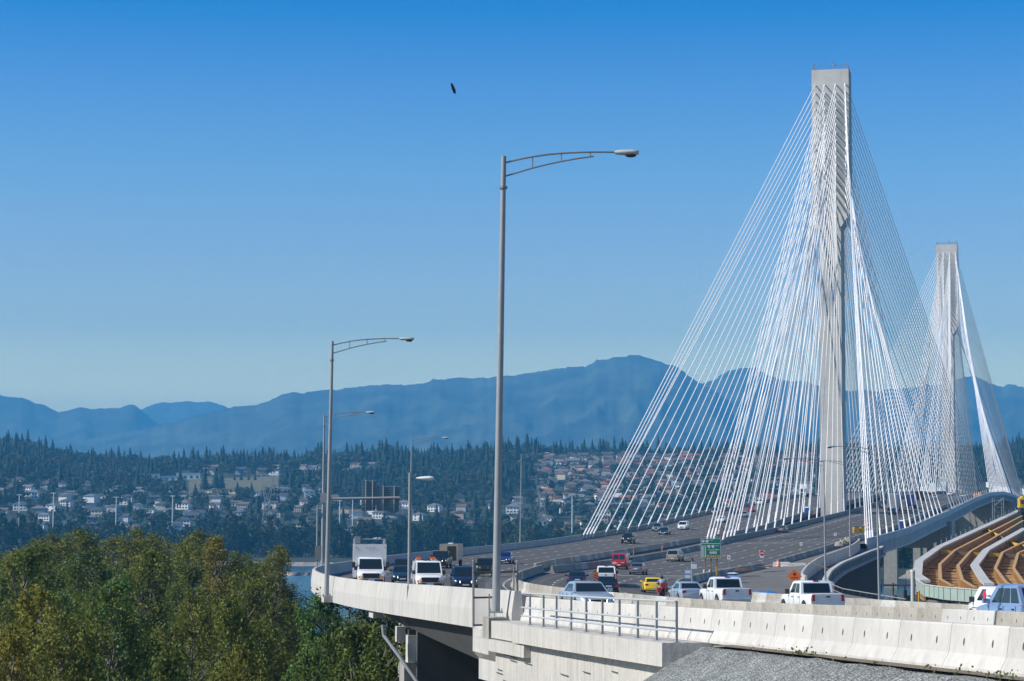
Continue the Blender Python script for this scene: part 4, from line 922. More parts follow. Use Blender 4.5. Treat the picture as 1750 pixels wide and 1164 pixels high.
H = pix(1183, 958, 214).z - b.z; mb = MB(); mb.tube((0, 0, -.4), (0, 0, H), .085, .07, 10); mb.build('pole', M['galv'], t)
mb = MB(); mb.ellipsoid((0, 0, H + .08), (.14, .14, .1)); mb.box((0, 0, H + .22), (.24, .06, .05)); mb.build('sensor', M['black'], t)
mb = MB(); mb.box((.15, -.1, H - .55), (.55, .03, .45)); mb.build('white_board', M['signwhite'], t)
b = pix(1175.5, 1018, 208); t = thing('notice_board', 'blue-grey framed board with two pale panels beside the sensor pole', 'road sign', b)
mb = MB(); mb.tube((0, 0, -.2), (0, 0, 2.6), .04); mb.build('post', M['galv'], t); mb = MB(); mb.box((0, -.06, 1.95), (.66, .03, .95)); p_ = mb.build('panel', PAINT['skyblue'], t)
for dz in (.2, -.22): mb = MB(); mb.box((0, -.08, 1.95 + dz), (.5, .01, .26)); mb.build('notice', M['signwhite'], p_)
# orange diamond
Yd = 200; b = pix(1358, 1027, Yd); t = thing('warning_sign', 'orange diamond roadworks sign with black arrow symbol above the white pickup', 'road sign', b)
zc = pix(1358, 985, Yd).z - b.z; d_ = 12.8 / (FPX / Yd)
mb = MB(); mb.tube((0, .04, 0), (0, .04, zc), .04); mb.build('post', M['galv'], t)
mb = MB(); mb.quad((-d_, 0, zc), (0, 0, zc - d_), (d_, 0, zc), (0, 0, zc + d_)); mb.quad((-d_, .02, zc), (0, .02, zc + d_), (d_, .02, zc), (0, .02, zc - d_)); pn = mb.build('panel', M['orange'], t)
mb = MB(); mb.quad((-.17, -.012, zc + .14), (.17, -.012, zc + .14), (0, -.012, zc + .36)); mb.box((0, -.012, zc + .10), (.07, .006, .16)); mb.build('arrow_symbol', M['black'], pn)
mb = MB(); mb.box((0, -.012, zc - .12), (.62, .006, .05)); mb.build('text_line', M['black'], pn)
# chevron board
b = pix(1018, 1010, 143); t = thing('chevron_board', 'orange and black striped hazard board standing on the beige median', 'hazard board', b)
mb = MB(); mb.box((0, .03, .55), (.05, .05, 1.1)); mb.build('post', M['galv'], t); mb = MB(); mb.box((0, 0, .86), (.28, .02, .66)); pn = mb.build('panel', M['orange'], t)
for k in range(4):
    z = .58 + k * .17; mb = MB(); q = [(-.14, z + .09), (.14, max(z - .06, .53)), (.14, min(z + .02, 1.19)), (-.14, min(z + .17, 1.19))]; mb.quad(*[(x, -.013, zz) for x, zz in q]); mb.build('stripe', M['black'], pn)
# drums, cones, barrier furniture
def drum(label, p, s=1.0, group=None):
    t = thing('traffic_drum', label, 'traffic drum', p, 0, group); mb = MB(); mb.loft([[(r * s * math.cos(k * math.pi / 7), r * s * math.sin(k * math.pi / 7), z * s) for k in range(14)] for r, z in ((.34, 0), (.34, .06), (.28, .08), (.27, .5), (.25, .95), (.2, 1.0))]); mb.build('barrel', M['orange'], t, 50)
    for z in (.34, .66): mb = MB(); mb.tube((0, 0, z * s), (0, 0, (z + .13) * s), .285 * s, .28 * s, 14, False); mb.build('reflective_band', M['signwhite'], t)
p = pix(1330.5, 962, 326); p.z = RE(326)[1]; drum('orange and white traffic drum at the ramp closure', p)
p = pix(1231, 909, 424); p.z = ML(424)[1]; drum('orange drum at the foot of the left inner cable bundle', p)
p = pix(1242, 905, 430); p.z = ML(430)[1]; drum('second orange drum by the inner cable bundle, beside the first lamp', p)
def post_marker(label, px_, y0, y1, Y, m):
    b = pix(px_, y0, Y); t = thing('delineator_post', label, 'marker post', b); H = pix(px_, y1, Y).z - b.z
    mb = MB(); mb.tube((0, 0, 0), (0, 0, H), .09, .07, 8); mb.build('post', m, t); mb = MB(); mb.box((0, 0, .02), (.4, .4, .05)); mb.build('foot', M['black'], t)
post_marker('tan timber marker post between the two median barrier rows', 1083, 951, 935, 340, M['wood'])
post_marker('orange marker post on the median right of the tan post', 1131.5, 943, 933.5, 372, M['orange'])
post_marker('tall orange marker above the yellow crash cushion', 1477, 899, 886.5, 462, M['orange'])
p = pix(1468, 911, 448); t = thing('crash_cushion', 'yellow crash cushion boxes with dark tops at the bridge edge', 'crash cushion', p, .2)
for k, (x, y) in enumerate(((-.6, 0), (.9, .2), (.2, 1.2), (1.4, 1.3))): mb = MB(); mb.box((x, y, .62), (1.15, 1.0, 1.1)); bx_ = mb.build('barrel_box', M['yellow'], t); mb = MB(); mb.box((x, y, 1.21), (1.0, .85, .1)); mb.build('lid', M['black'], bx_)
t, p_, H = small_sign('white sign with red mark just left of the thick outer cable bundle', 1484, 893, 913, 440, .75, 1.1, M['signwhite']); mb = MB(); mb.disc((0, -.058, H - .45), (0, -1, 0), .3, 16); mb.build('red_disc', M['red'], p_)
def toilet(label, p, rz):
    t = thing('portable_toilet', label, 'portable toilet', p, rz); mb = MB(); mb.box((0, 0, 1.1), (1.12, 1.12, 2.1)); mb.build('cabin', M['blue'], t)
    mb = MB(); mb.loft([[(-.6, -.6, 2.15), (.6, -.6, 2.15), (.6, .6, 2.15), (-.6, .6, 2.15)], [(-.5, -.5, 2.36), (.5, -.5, 2.36), (.5, .5, 2.36), (-.5, .5, 2.36)]]); mb.build('roof', M['signwhite'], t)
    mb = MB(); mb.box((0, -.57, 1.05), (.72, .03, 1.8)); dr = mb.build('door', PAINT['blue'], t); mb = MB(); mb.box((.28, -.6, 1.05), (.05, .04, .14)); mb.build('handle', M['signwhite'], dr)
    mb = MB(); mb.tube((.4, .4, 2.3), (.4, .4, 2.7), .05); mb.build('vent_pipe', M['black'], t)
for lb, px_, Y, f, rz in (('blue portable toilet on the walkway nearest the thick outer cable bundle', 1541, 482, None, -.25), ('blue portable toilet farther along the walkway toward the crest', 1645.5, 688, None, -.25), ('blue and white portable toilet in the median left of the nearer tower', 1379.5, 566, ML, -.25)):
    p = pix(px_, 880, Y); p.z = (f or OE)(Y)[1] + .03; toilet(lb, p, rz)
def tarp(label, px_, py, Y, w, d, h, m, cat, name, seed=0):
    rr = random.Random(seed); p = pix(px_, py, Y); mb = MB(); rows = []
    for j in range(7):
        row = []
        for i in range(9):
            u, v = i / 8 * 2 - 1, j / 6 * 2 - 1; e = max(0, 1 - (u * u) ** 1.5) * max(0, 1 - (v * v) ** 1.5)
            row.append((u * w / 2 + rr.uniform(-.1, .1), v * d / 2 + rr.uniform(-.1, .1), h * e * rr.uniform(.5, 1.1)))
        rows.append(row)
    mb.loft(rows, cap=False, closed=False); o = thing(name, label, cat, p, 0, None, mb.mesh(name, m, 40)); return o
tarp('crumpled blue tarpaulin behind the barrier right of the green sign', 1254, 985, 262, 1.7, 2.2, .16, M['blue'], 'tarpaulin', 'tarpaulin', 1)
tarp('brown heap of debris with white scraps on the closed ramp', 1271, 975, 288, 2.4, 3.0, .45, M['darkrust'], 'debris', 'debris_heap', 2)
tarp('pale plastic scrap between the blue tarpaulin and the brown heap', 1252, 980, 272, 1.2, 1.4, .12, M['signwhite'], 'plastic sheet', 'plastic_sheet', 3)
tarp('dark scraps lying farthest up the closed ramp', 1313, 969, 305, 3.2, 2.4, .12, M['darkrust'], 'debris', 'debris_heap', 4)
tarp('blue and white site junk just behind the barrier between the two white pickups', 1306, 1018, 178, 2.8, 1.2, .45, M['blue'], 'site junk', 'debris_heap', 5)
COVER = mat('beige_cover', (.30, .27, .22), .9, noise=(1.5, .4))
for k, (u, v, Y) in enumerate(((1433, 931, 385), (1441, 927, 392), (1448, 923.5, 398))):
    tarp(('left sagging beige cover', 'middle beige cover', 'right pointed beige cover')[k] + ' draped over the barrier before the outer cable bundle', u, v + 2, Y, 1.4, 1.6, .85, COVER, 'cover', 'draped_cover', 10 + k)
# closed ramp pavement, walkway with its parapets, retaining side
struct(ribbon('pavement', lambda Y: (RE(Y)[0] + .58, RE(Y)[1] - .05), RAMP, 150, 405, M['pale_asphalt'], 4, n=3))
curb('ramp_wall', RAMP, 256, 404, [(-.18, -.1), (-.12, 1.0), (.12, 1.0), (.22, -.6), (.22, -1.2), (-.18, -1.2)], M['parapet'], via, 3)
WK = fn(curve([(180, 36.5, -7.6), (230, 34.6, -7.7), (262, 36.0, -7.6), (295, 41.3, -7.1), (325, 47.2, -6.6), (355, 53.9, -6.2), (385, 61.0, -5.6), (400, 65.3, -5.2), (406, 66.5, -5.0)], 5.0))
struct(ribbon('walkway_path', lambda Y: (RAMP(Y)[0] + .2, RAMP(Y)[1] - .75), lambda Y: (WK(Y)[0] - .3, WK(Y)[1]), 200, 405, mat('walkway_path', (.16, .17, .18), .9, noise=(.5, .3)), 4))
curb('walkway_parapet', WK, 254, 405, [(-.35, -.3), (-.30, .85), (-.22, .95), (.35, .95), (.42, .85), (.42, -.2), (.8, -.25), (.8, -.6), (-.35, -.6)], M['parapet'], via, 3)
mb = MB()
for Y in np.arange(256, 400, 2.4):
    a = tang(WK, Y); x, z = WK(Y); mb.box((x + .5 * math.cos(a), Y - .5 * math.sin(a), z + .28), (.14, .1, .9), -a)
mb.build('parapet_rib', M['concrete'], via)
mb = MB(); ra, rb = [], []
for Y in np.arange(244, 408, 4.0): x, z = WK(Y); ra.append((x - .3, Y, z - .58)); rb.append((x - .3, Y, -34))
mb.loft([ra, rb], cap=False, closed=False); mb.build('ramp_retaining_wall', M['darkconcrete'], via)
t = thing('caution_tape', 'yellow tape stretched across the shaded walkway', 'tape'); mb = MB(); mb.tube(pix(1382, 960, 296), pix(1417, 973, 296), .035, n=5); mb.build('strip', M['yellow'], t)
t = thing('walkway_handrail', 'rusty pipe handrail descending in front of the river gap', 'railing'); pts = [pix(u, v, Y) for u, v, Y in ((1408, 993, 250), (1440, 1006, 238), (1480, 1013, 226), (1520, 1019.5, 214), (1548, 1024, 206))]
mb = MB(); mb.path(pts, .05, 7); mb.build('top_rail', M['galv'], t)
mb = MB(); mb.path([p - Vector((0, 0, .55)) for p in pts], .04, 7); mb.build('mid_rail', M['galv'], t)
for i in range(17): q = pts[min(i // 4, 3)].lerp(pts[min(i // 4, 3) + 1], (i % 4) / 4); mb = MB(); mb.tube(q, q - Vector((0, 0, 1.3)), .035, n=6); mb.build('baluster', M['darkrust'], t)
# ================================================================ ramp under construction
GAPSHADE = mat('formwork_gap_shade', (.030, .017, .010), .95, noise=(.5, .4))  # near-black colour paints in the shade of the gaps between the joists
JOIST = mat('formwork_timber', (.74, .50, .22), .85, noise=(.6, .3))
rp = thing('unfinished_ramp', 'unfinished curved ramp of rusty girders with timber formwork between them', 'bridge ramp')
ST = [262, 278, 325, 372]
GL = [[(1582, 996), (1568, 986), (1571, 962), (1605, 937.5), (1745, 873, 480)], [(1628, 1001), (1607, 989), (1606, 964), (1632, 939.6), (1747, 881, 462)], [(1667, 1004), (1644, 990), (1637, 966), (1659, 941.6), (1749, 889, 448)],
      [(1691, 1001), (1683, 995), (1666, 968.5), (1685.5, 942.7), (1752, 905, 424)], [(1735, 1004), (1718.6, 994), (1701, 970.5), (1713, 943.7), (1772, 915, 412)], [(1765, 1004), (1747, 992), (1732, 970.5), (1740, 944.7), (1790, 922, 402)], [(1800, 1004), (1777, 993), (1763, 971), (1768, 946), (1810, 930, 395)]]
GP = []
for g in GL: GP.append([pix(u[0], u[1], u[2] if len(u) > 2 else ST[i]) for i, u in enumerate(g)])
def sweep(mb, pts, prof):
    rings = []
    for i, p in enumerate(pts):
        d = (pts[min(i + 1, len(pts) - 1)] - pts[max(i - 1, 0)]); d.z = 0; d.normalize(); s = Vector((d.y, -d.x, 0))
        rings.append([p + s * o + Vector((0, 0, h)) for o, h in prof])
    mb.loft(rings[::-1])
for k, g in enumerate(GP):
    wide = k in (0, 3); mb = MB(); f = .22
    sweep(mb, g, [(-f, -.06), (-f, 0), (f, 0), (f, -.06), (.03, -.06), (.03, -2.0), (.28, -2.0), (.28, -2.06), (-.28, -2.06), (-.28, -2.0), (-.03, -2.0), (-.03, -.06)]); gd = mb.build('girder', M['rustpale'], rp)
    mb = MB(); n = 46
    for i in range(n):
        u = i / n * 4; a, b_ = g[int(u)], g[int(u) + 1]; q = a.lerp(b_, u - int(u))
        for sd in (-.11,): mb.box((q.x + sd, q.y, q.z - 1.03), (.18, .05, 1.9))
    mb.build('web_stiffener', M['rustpale'], gd)
    if wide: mb = MB(); sweep(mb, [p + Vector((0, 0, .02)) for p in g], [(-.62, 0), (-.62, .28), (.55, .28), (.55, 0)]); mb.build('deck_edge', M['parapet'], rp)
for k in range(6):
    A, B_ = GP[k], GP[k + 1]; mb = MB(); n = 44
    for i in range(n):
        u = min(i / n * 4, 3.999); j = int(u); a, b_ = A[j].lerp(A[j + 1], u - j), B_[j].lerp(B_[j + 1], u - j)
        d = (b_ - a); a2, b2 = a + d * .07, b_ - d * .07; dz = Vector((0, 0, -1.15 + random.uniform(-.05, .05))); w = Vector((0, .5, 0)); h = Vector((0, 0, .13))
        mb.hexa([a2 + dz - w, b2 + dz - w, b2 + dz + w, a2 + dz + w], [a2 + dz - w + h, b2 + dz - w + h, b2 + dz + w + h, a2 + dz + w + h])
    mb.build('formwork_joist', JOIST, rp)
    mb = MB(); mb.loft([[p + Vector((0, 0, -1.9)) for p in A], [p + Vector((0, 0, -1.9)) for p in B_]], cap=False, closed=False); mb.build('formwork_floor', GAPSHADE, rp)
    for u in (2.98, 3.5):
        j = int(u); a, b_ = A[j].lerp(A[j + 1], u - j), B_[j].lerp(B_[j + 1], u - j); d = b_ - a; mb = MB(); a2, b2 = a + d * .12 + Vector((0, 0, -.75)), a + d * .88 + Vector((0, 0, -.75)); w = Vector((0, .35, 0)); h = Vector((0, 0, .6))
        mb.hexa([a2 - w, b2 - w, b2 + w, a2 + w], [a2 - w + h, b2 - w + h, b2 + w + h, a2 + w + h]); mb.build('diaphragm', M['yellow'] if (k + int(u * 2)) % 3 else M['wood'], rp)
for k in range(22):
    u = 2.9 + 1.05 * k / 21; j = min(int(u), 3); q = GP[0][j].lerp(GP[0][j + 1], u - j); mb = MB(); mb.tube(q + Vector((-.5, 0, .2)), q + Vector((-.5, 0, .95)), .06, n=5); mb.box(q + Vector((-.5, 0, .95)), (.22, .2, .12)); mb.build('guard_post', M['galv'], rp)
mb = MB()
for Y in (300, 350, 400): q = GP[3][2].lerp(GP[3][3], (Y - 325) / 47); mb.box((q.x + 2, Y, -11.5), (11, 1.6, 1.6)); mb.tube((q.x - 1, Y, -11), (q.x - 4, Y, -34), .9, n=10); mb.tube((q.x + 5, Y, -11), (q.x + 4, Y, -34), .9, n=10)
mb.build('temporary_support', M['concrete'], rp)
# fence at the near end of the ramp
fe = thing('site_fence', 'site fence with grey posts and green mesh at the ramp end', 'fence')
ft = [pix(u, v, Y) for u, v, Y in ((1566, 991, 240), (1580, 999, 233), (1612, 1003.5, 229), (1672, 1008, 224), (1760, 1011, 218))]
fb_ = [Vector((p.x, p.y, p.z - h)) for p, h in zip(ft, (1.2, 1.2, 1.25, 1.3, 1.3))]
mb = MB(); mb.path(ft, .07, 6); mb.build('top_rail', M['parapet'], fe)
for i in range(4):
    mb = MB(); mb.quad(fb_[i], fb_[i + 1], ft[i + 1], ft[i]); mb.build('mesh_panel', M['greennet'], fe)
    n = int((ft[i + 1] - ft[i]).length / .95)
    for k in range(n): a, b_ = fb_[i].lerp(fb_[i + 1], k / n), ft[i].lerp(ft[i + 1], k / n); mb = MB(); mb.box(((a.x + b_.x) / 2, a.y - .06, (a.z + b_.z) / 2), (.10, .08, 1.3)); mb.build('post', M['parapet'], fe)
def column(label, u, y0, y1, Y, r, m, cat, name, cap=None):
    a, b_ = pix(u, y0, Y), pix(u, y1, Y); t = thing(name, label, cat, a); mb = MB(); mb.tube((0, 0, 0), (0, 0, b_.z - a.z), r, n=12); mb.build('shaft', m, t, 50)
    mb = MB(); mb.tube((0, 0, b_.z - a.z), (0, 0, b_.z - a.z + .12), r * 1.15, n=12); mb.build('cap', cap or m, t, 50)
column('pale concrete pile with white cap left of the unfinished ramp', 1560.5, 1045, 977, 205, .19, M['parapet'], 'pile', 'concrete_pile', M['white'])
column('rusty steel stake in front of the green mesh fence', 1567.5, 1034, 1014, 190, .06, M['darkrust'], 'stake', 'steel_stake')
column('short yellow bollard beside the rusty stake', 1570, 1030, 1012, 196, .10, M['yellow'], 'bollard', 'bollard')
# river dock, piles
t = thing('work_dock', 'low rusty work dock crossing the river gap', 'dock', pix(1535, 1001, 930)); mb = MB(); mb.box((0, 0, .2), (28, 6, .7)); mb.build('deck', M['darkrust'], t)
for k in range(6): mb = MB(); mb.tube((-12 + k * 4.8, -2.2, -4), (-12 + k * 4.8, -2.2, 1.3 + (k % 2)), .3, n=8); mb.build('pile', M['darkrust'], t)
for k, (u, v, Y) in enumerate(((1529, 1022, 800), (1546, 1022, 790), (1551, 1022, 800))):
    p = pix(u, v, Y); t = thing('mooring_dolphin', ('left dark red pile cluster rising from the water', 'tall middle dark red pile in the water', 'right dark red pile nearest the concrete pile')[k], 'piles', (p.x, p.y, WATER)); mb = MB()
    for q in range(3): mb.tube((math.cos(q * 2.1) * .55, math.sin(q * 2.1) * .55, -2), (math.cos(q * 2.1) * .4, math.sin(q * 2.1) * .4, 4.6 + (k == 1) * 2.2), .42, n=8)
    mb.build('pile_bundle', M['darkrust'], t)
# scaffold tower and yellow plant at the right edge
p = pix(1706, 892, 545); t = thing('scaffold_tower', 'grey scaffold tower under the bridge edge at far right', 'scaffold', (p.x, p.y, p.z - 8))
hz = pix(1706, 851, 545).z - p.z + 8
for sx in (-1.1, 1.1):
    for sy in (-1.1, 1.1): mb = MB(); mb.tube((sx, sy, 0), (sx, sy, hz), .09, n=6); mb.build('standard', M['galv'], t)
mb = MB()
for k in range(6):
    z = hz * k / 6
    for sy in (-1.1, 1.1): mb.tube((-1.1, sy, z), (1.1, sy, z), .06, n=5); mb.tube((-1.1 if k % 2 else 1.1, sy, z), (1.1 if k % 2 else -1.1, sy, z + hz / 6), .06, n=5)
mb.build('bracing', M['galv'], t)
p = pix(1750, 866, 470); t = thing('yellow_machine', 'yellow construction machine cut by the right edge below the bridge', 'machine', (p.x + .8, p.y, p.z - 1.0))
mb = MB(); mb.loft([[(-1.9, -1.2, .8), (1.9, -1.2, .8), (1.9, 1.2, .8), (-1.9, 1.2, .8)], [(-1.9, -1.2, 2.6), (1.9, -1.2, 2.6), (1.9, 1.2, 2.6), (-1.9, 1.2, 2.6)], [(-1.2, -1.0, 3.2), (1.9, -1.0, 3.2), (1.9, 1.0, 3.2), (-1.2, 1.0, 3.2)]]); mb.build('housing', M['yellow'], t)
mb = MB(); mb.box((0, 0, .3), (3.6, 2.6, .9)); mb.build('track_base', M['darksteel'], t); mb = MB(); mb.box((-1.3, -1.21, 2.0), (.8, .03, .8)); mb.build('cab_window', M['glass'], t); mb = MB(); mb.tube((1, 0, 2.4), (7, 0, 8), .35, .2, 8); mb.build('boom', M['yellow'], t)
# bundle of reinforcing bars at the foot of the inner cables
t = thing('rebar_tangle', 'tangle of grey bars and timber between the decks at the inner cable feet', 'scrap metal', pix(1222, 912, 424)); mb = MB(); rr = random.Random(5)
for k in range(26): a = Vector((rr.uniform(-1.8, 2.2), rr.uniform(-2, 2), rr.uniform(0, .5))); mb.tube(a, a + Vector((rr.uniform(-1.5, 1.5), rr.uniform(-.6, .6), rr.uniform(.3, 1.6))), .05, n=4)
mb.build('bars', M['rust'], t)
# workers and coloured site clutter on the crest are cars and drums too small to part
for k, (u, Y) in enumerate(((1652, 700), (1668, 760), (1672, 775), (1677, 790), (1681, 800))):
    p = pix(u, 845, Y); p.z = OE(Y)[1] + .03; p.x = (RE(Y)[0] + OE(Y)[0]) / 2; drum('orange traffic drum on the walkway near the bridge crest', p, 1.3, 'drums on the walkway near the crest')
# eagle
p = pix(776, 153, 150); t = thing('eagle', 'dark eagle soaring alone in the blue sky', 'bird', p)
bd = MB(); ax = Vector((.42, -.2, -.18)).normalized(); 
def ring(c, r, d): u = d.orthogonal().normalized(); w = d.cross(u); return [c + (u * math.cos(k * .785) + w * math.sin(k * .785)) * r for k in range(8)]
bd.loft([ring(ax * s, r, ax) for s, r in ((-.30, .02), (-.22, .06), (-.05, .085), (.10, .075), (.18, .045), (.24, .045), (.30, .015))]); bmat = mat('eagle_plumage', (.006, .005, .005), .9, spec=.1)
bd.build('body', bmat, t, 60)
for s in (1, -1):
    up = Vector((-.28, .12, .95)).normalized(); L = 1.0 if s > 0 else .72; w = MB(); rows = []
    for q in range(7):
        f = q / 6; c = up * (s * L * (.03 + f * .97)) + ax * (-.04 - .10 * f * f) + Vector((0, .25 * f * (1 - f), 0)); ch = .66 * (1 - .5 * f ** 2) + .04
        rows.append([c + ax * ch * .45 + Vector((0, .012, 0)), c + Vector((.0, .03, .0)), c - ax * ch * .55, c + Vector((0, -.012, 0))])
    w.loft(rows); w.build('wing', bmat, t)
    for q in range(5): f = MB(); b0 = up * (s * L * (.93 - .02 * q)) - ax * (.05 * q - .02); f.tube(b0, b0 + up * s * (.20 - .02 * q) - ax * (.03 + .03 * q), .022, .006, 5); f.build('feather', bmat, t)
tl = MB(); tl.hexa([ax * -.24 + Vector((0, .0, .03)), ax * -.24 + Vector((.02, 0, -.03)), ax * -.50 + Vector((.05, 0, -.09)), ax * -.50 + Vector((-.05, 0, .10))], [ax * -.24 + Vector((0, .02, .03)), ax * -.24 + Vector((.02, .02, -.03)), ax * -.50 + Vector((.05, .02, -.09)), ax * -.50 + Vector((-.05, .02, .10))]); tl.build('tail', bmat, t); t.scale = (.43, .43, .43)
# ================================================================ water, ground, far shore
def add_wave(m):
    nt = m.node_tree; n = nt.nodes; l = nt.links; b = n['Principled BSDF']; tc = n.new('ShaderNodeTexCoord'); mp = n.new('ShaderNodeMapping'); mp.inputs['Scale'].default_value = (.25, .6, 1)
    t = n.new('ShaderNodeTexNoise'); t.inputs['Scale'].default_value = .6; t.inputs['Detail'].default_value = 4; bm = n.new('ShaderNodeBump'); bm.inputs['Strength'].default_value = .35; bm.inputs['Distance'].default_value = .6
    l.new(tc.outputs['Object'], mp.inputs[0]); l.new(mp.outputs[0], t.inputs['Vector']); l.new(t.outputs[0], bm.inputs['Height']); l.new(bm.outputs[0], b.inputs['Normal'])
M['water'] = mat('river_water', (0.035, 0.085, 0.10), 0.22, spec=.5, noise=(.004, .3)); add_wave(M['water'])
mb = MB(); mb.quad((-5200, -450, WATER), (5200, -450, WATER), (5200, 13800, WATER), (-5200, 13800, WATER)); struct(mb.build('water', M['water']))
M['earth'] = mat('earth', (0.12, 0.10, 0.06), .95, noise=(.08, .5, (.05, .07, .025)), bump=(1.5, .4))
def sstep(a, b, x): t = min(1, max(0, (x - a) / (b - a))); return t * t * (3 - 2 * t)
def vnoise(x, y, s=0):                                        # smooth value noise
    def h(i, j): return (math.sin(i * 127.1 + j * 311.7 + s * 74.7) * 43758.5453) % 1.0
    i, j = math.floor(x), math.floor(y); fx, fy = x - i, y - j; fx = fx * fx * (3 - 2 * fx); fy = fy * fy * (3 - 2 * fy)
    return lerp(lerp(h(i, j), h(i + 1, j), fx), lerp(h(i, j + 1), h(i + 1, j + 1), fx), fy)
def fbm(x, y, s=0, o=4): return sum(vnoise(x * 2 ** k, y * 2 ** k, s + k) * .5 ** (k + 1) for k in range(o))
def near_h(X, Y):
    bank = 395 + 25 * math.sin(X * .02) - (70 if X > 20 else 0)
    return lerp(-27.2 + .8 * fbm(X * .05, Y * .05), -34, sstep(bank, bank + 22, Y))
mb = MB(); mb.loft([[(X, Y, near_h(X, Y)) for X in np.arange(-420, 421, 12.0)] for Y in np.arange(-120, 440, 10.0)], cap=False, closed=False); struct(mb.build('ground', M['earth'], smooth=80))
mb = MB(); rings = []                                        # road embankment behind the abutment, under the near lanes
for Y in list(np.arange(-60, 84, 6.0)) + [84.0]:
    a, b = LE(Y), RE(Y); rings.append([(a[0] + .62, Y, -28), (a[0] + .62, Y, a[1] - .10), (b[0] + .4, Y, b[1] - .25), (b[0] + 22, Y, -28)])
mb.loft(rings[::-1])
rings = []
for Y in np.arange(84.02, 212, 6.0):
    a, b = MED(Y), RAMP(max(Y, 150)); xr = max(b[0] - .5, RE(Y)[0] + 1); rings.append([(a[0] - .05, Y, -28), (a[0] - .05, Y, a[1] - .12), (RE(Y)[0] + .5, Y, RE(Y)[1] - .25), (xr, Y, RE(Y)[1] - .3), (xr + .1, Y, -28)])
mb.loft(rings[::-1]); struct(mb.build('embankment', M['concrete']))

def bankY(u): return lerp(1490, 1245, sstep(-.02, .12, u))
def ridge(u): return np.interp(u, [-.30, -.235, -.215, -.19, -.16, -.10, -.05, .0, .06, .14, .19, .235, .30], [96, 86, 80, 68, 62, 66, 70, 77, 78, 80, 84, 92, 100])
def far_h(u, Y):
    b = bankY(u); z = lerp(-34, -25.5, sstep(b - 12, b + 14, Y))
    z += (ridge(u) + 25.5) * min(1.0, max(0, (Y - 1660) / 1100.0)) ** .96
    if Y > 2760: z += 8 * (Y - 2760) / 600
    return z + 5 * (fbm(u * 60, Y * .006, 3) - .5) * sstep(1660, 1900, Y)
M['hill'] = mat('hillside_ground', (0.022, 0.036, 0.015), .95, noise=(.02, .5, (.05, .055, .025)))
us = np.linspace(-.33, .33, 90); ys = list(np.arange(1190, 1560, 10.0)) + list(np.arange(1560, 3500, 24.0))
mb = MB(); mb.loft([[(u * Y, Y, far_h(u, Y)) for u in us] for Y in ys], cap=False, closed=False); struct(mb.build('hill', M['hill'], smooth=80))
def far_pt(px_, Y): u = (px_ - 875) / FPX; return Vector((u * Y, Y, far_h(u, Y)))
def far_at(px_, py_):
    """ground point of the far hillside seen at a photo pixel"""
    for Y in np.arange(1500, 3300, 6.0):
        p = far_pt(px_, Y); v = CAMROT.transposed() @ p
        if 582 - FPX * v.y / -v.z <= py_: return p
    return far_pt(px_, 3300)
# dry grass field on the left hillside, log booms, riprap
M['field'] = mat('dry_field', (0.13, 0.115, 0.05), .95, noise=(.03, .4, (.10, .12, .05)))
mb = MB(); us2 = np.linspace((325 - 875) / FPX, (478 - 875) / FPX, 14); mb.loft([[(u * Y, Y, far_h(u, Y) + .8) for u in us2] for Y in np.arange(2190, 2530, 14.0)], cap=False, closed=False); struct(mb.build('field', M['field']))
mb = MB(); rr = random.Random(3); rows = []
for k in range(40):
    px_ = 380 + k * 4.6; Y = 1235 + 8 * math.sin(k * .4); x = (px_ - 875) / FPX * Y; w = 9 + 3 * math.sin(k); rows.append([(x, Y - w, WATER - .3), (x, Y - w * .4, WATER + .9 + rr.uniform(0, .8)), (x, Y + w * .5, WATER + .9 + rr.uniform(0, .8)), (x, Y + w, WATER - .3)])
mb.loft(rows, cap=False, closed=False); struct(mb.build('sandbar', mat('sandbar', (.34, .25, .19), .95, noise=(.2, .5))))
mb = MB(); rows = []
for k in range(70):
    px_ = 20 + k * 8.0; u = (px_ - 875) / FPX; Y = bankY(u) - 6; rows.append([(u * Y, Y - 9, WATER - .5), (u * Y, Y, WATER + 2 + rr.uniform(-.6, .6)), (u * (Y + 9), Y + 9, far_h(u, Y + 9) + 1.0)])
mb.loft(rows, cap=False, closed=False); struct(mb.build('shore', mat('pale_shore', (.33, .29, .24), .95, noise=(.2, .6))))
mb = MB(); rows = []
for k in range(46):
    px_ = 1525 + k * 3.2; u = (px_ - 875) / FPX; Y = bankY(u) - 4 - k * .8; t_ = sstep(0, 12, k); rows.append([(u * Y, Y - 26, WATER - .5)] + [(u * (Y + v) + rr.uniform(-1, 1), Y - 14 + v * 1.5, WATER + (v * .28 + rr.uniform(-.6, .6)) * t_) for v in (0, 5, 10, 15, 20)])
mb.loft(rows, cap=False, closed=False); struct(mb.build('riprap_shore', M['rock']))

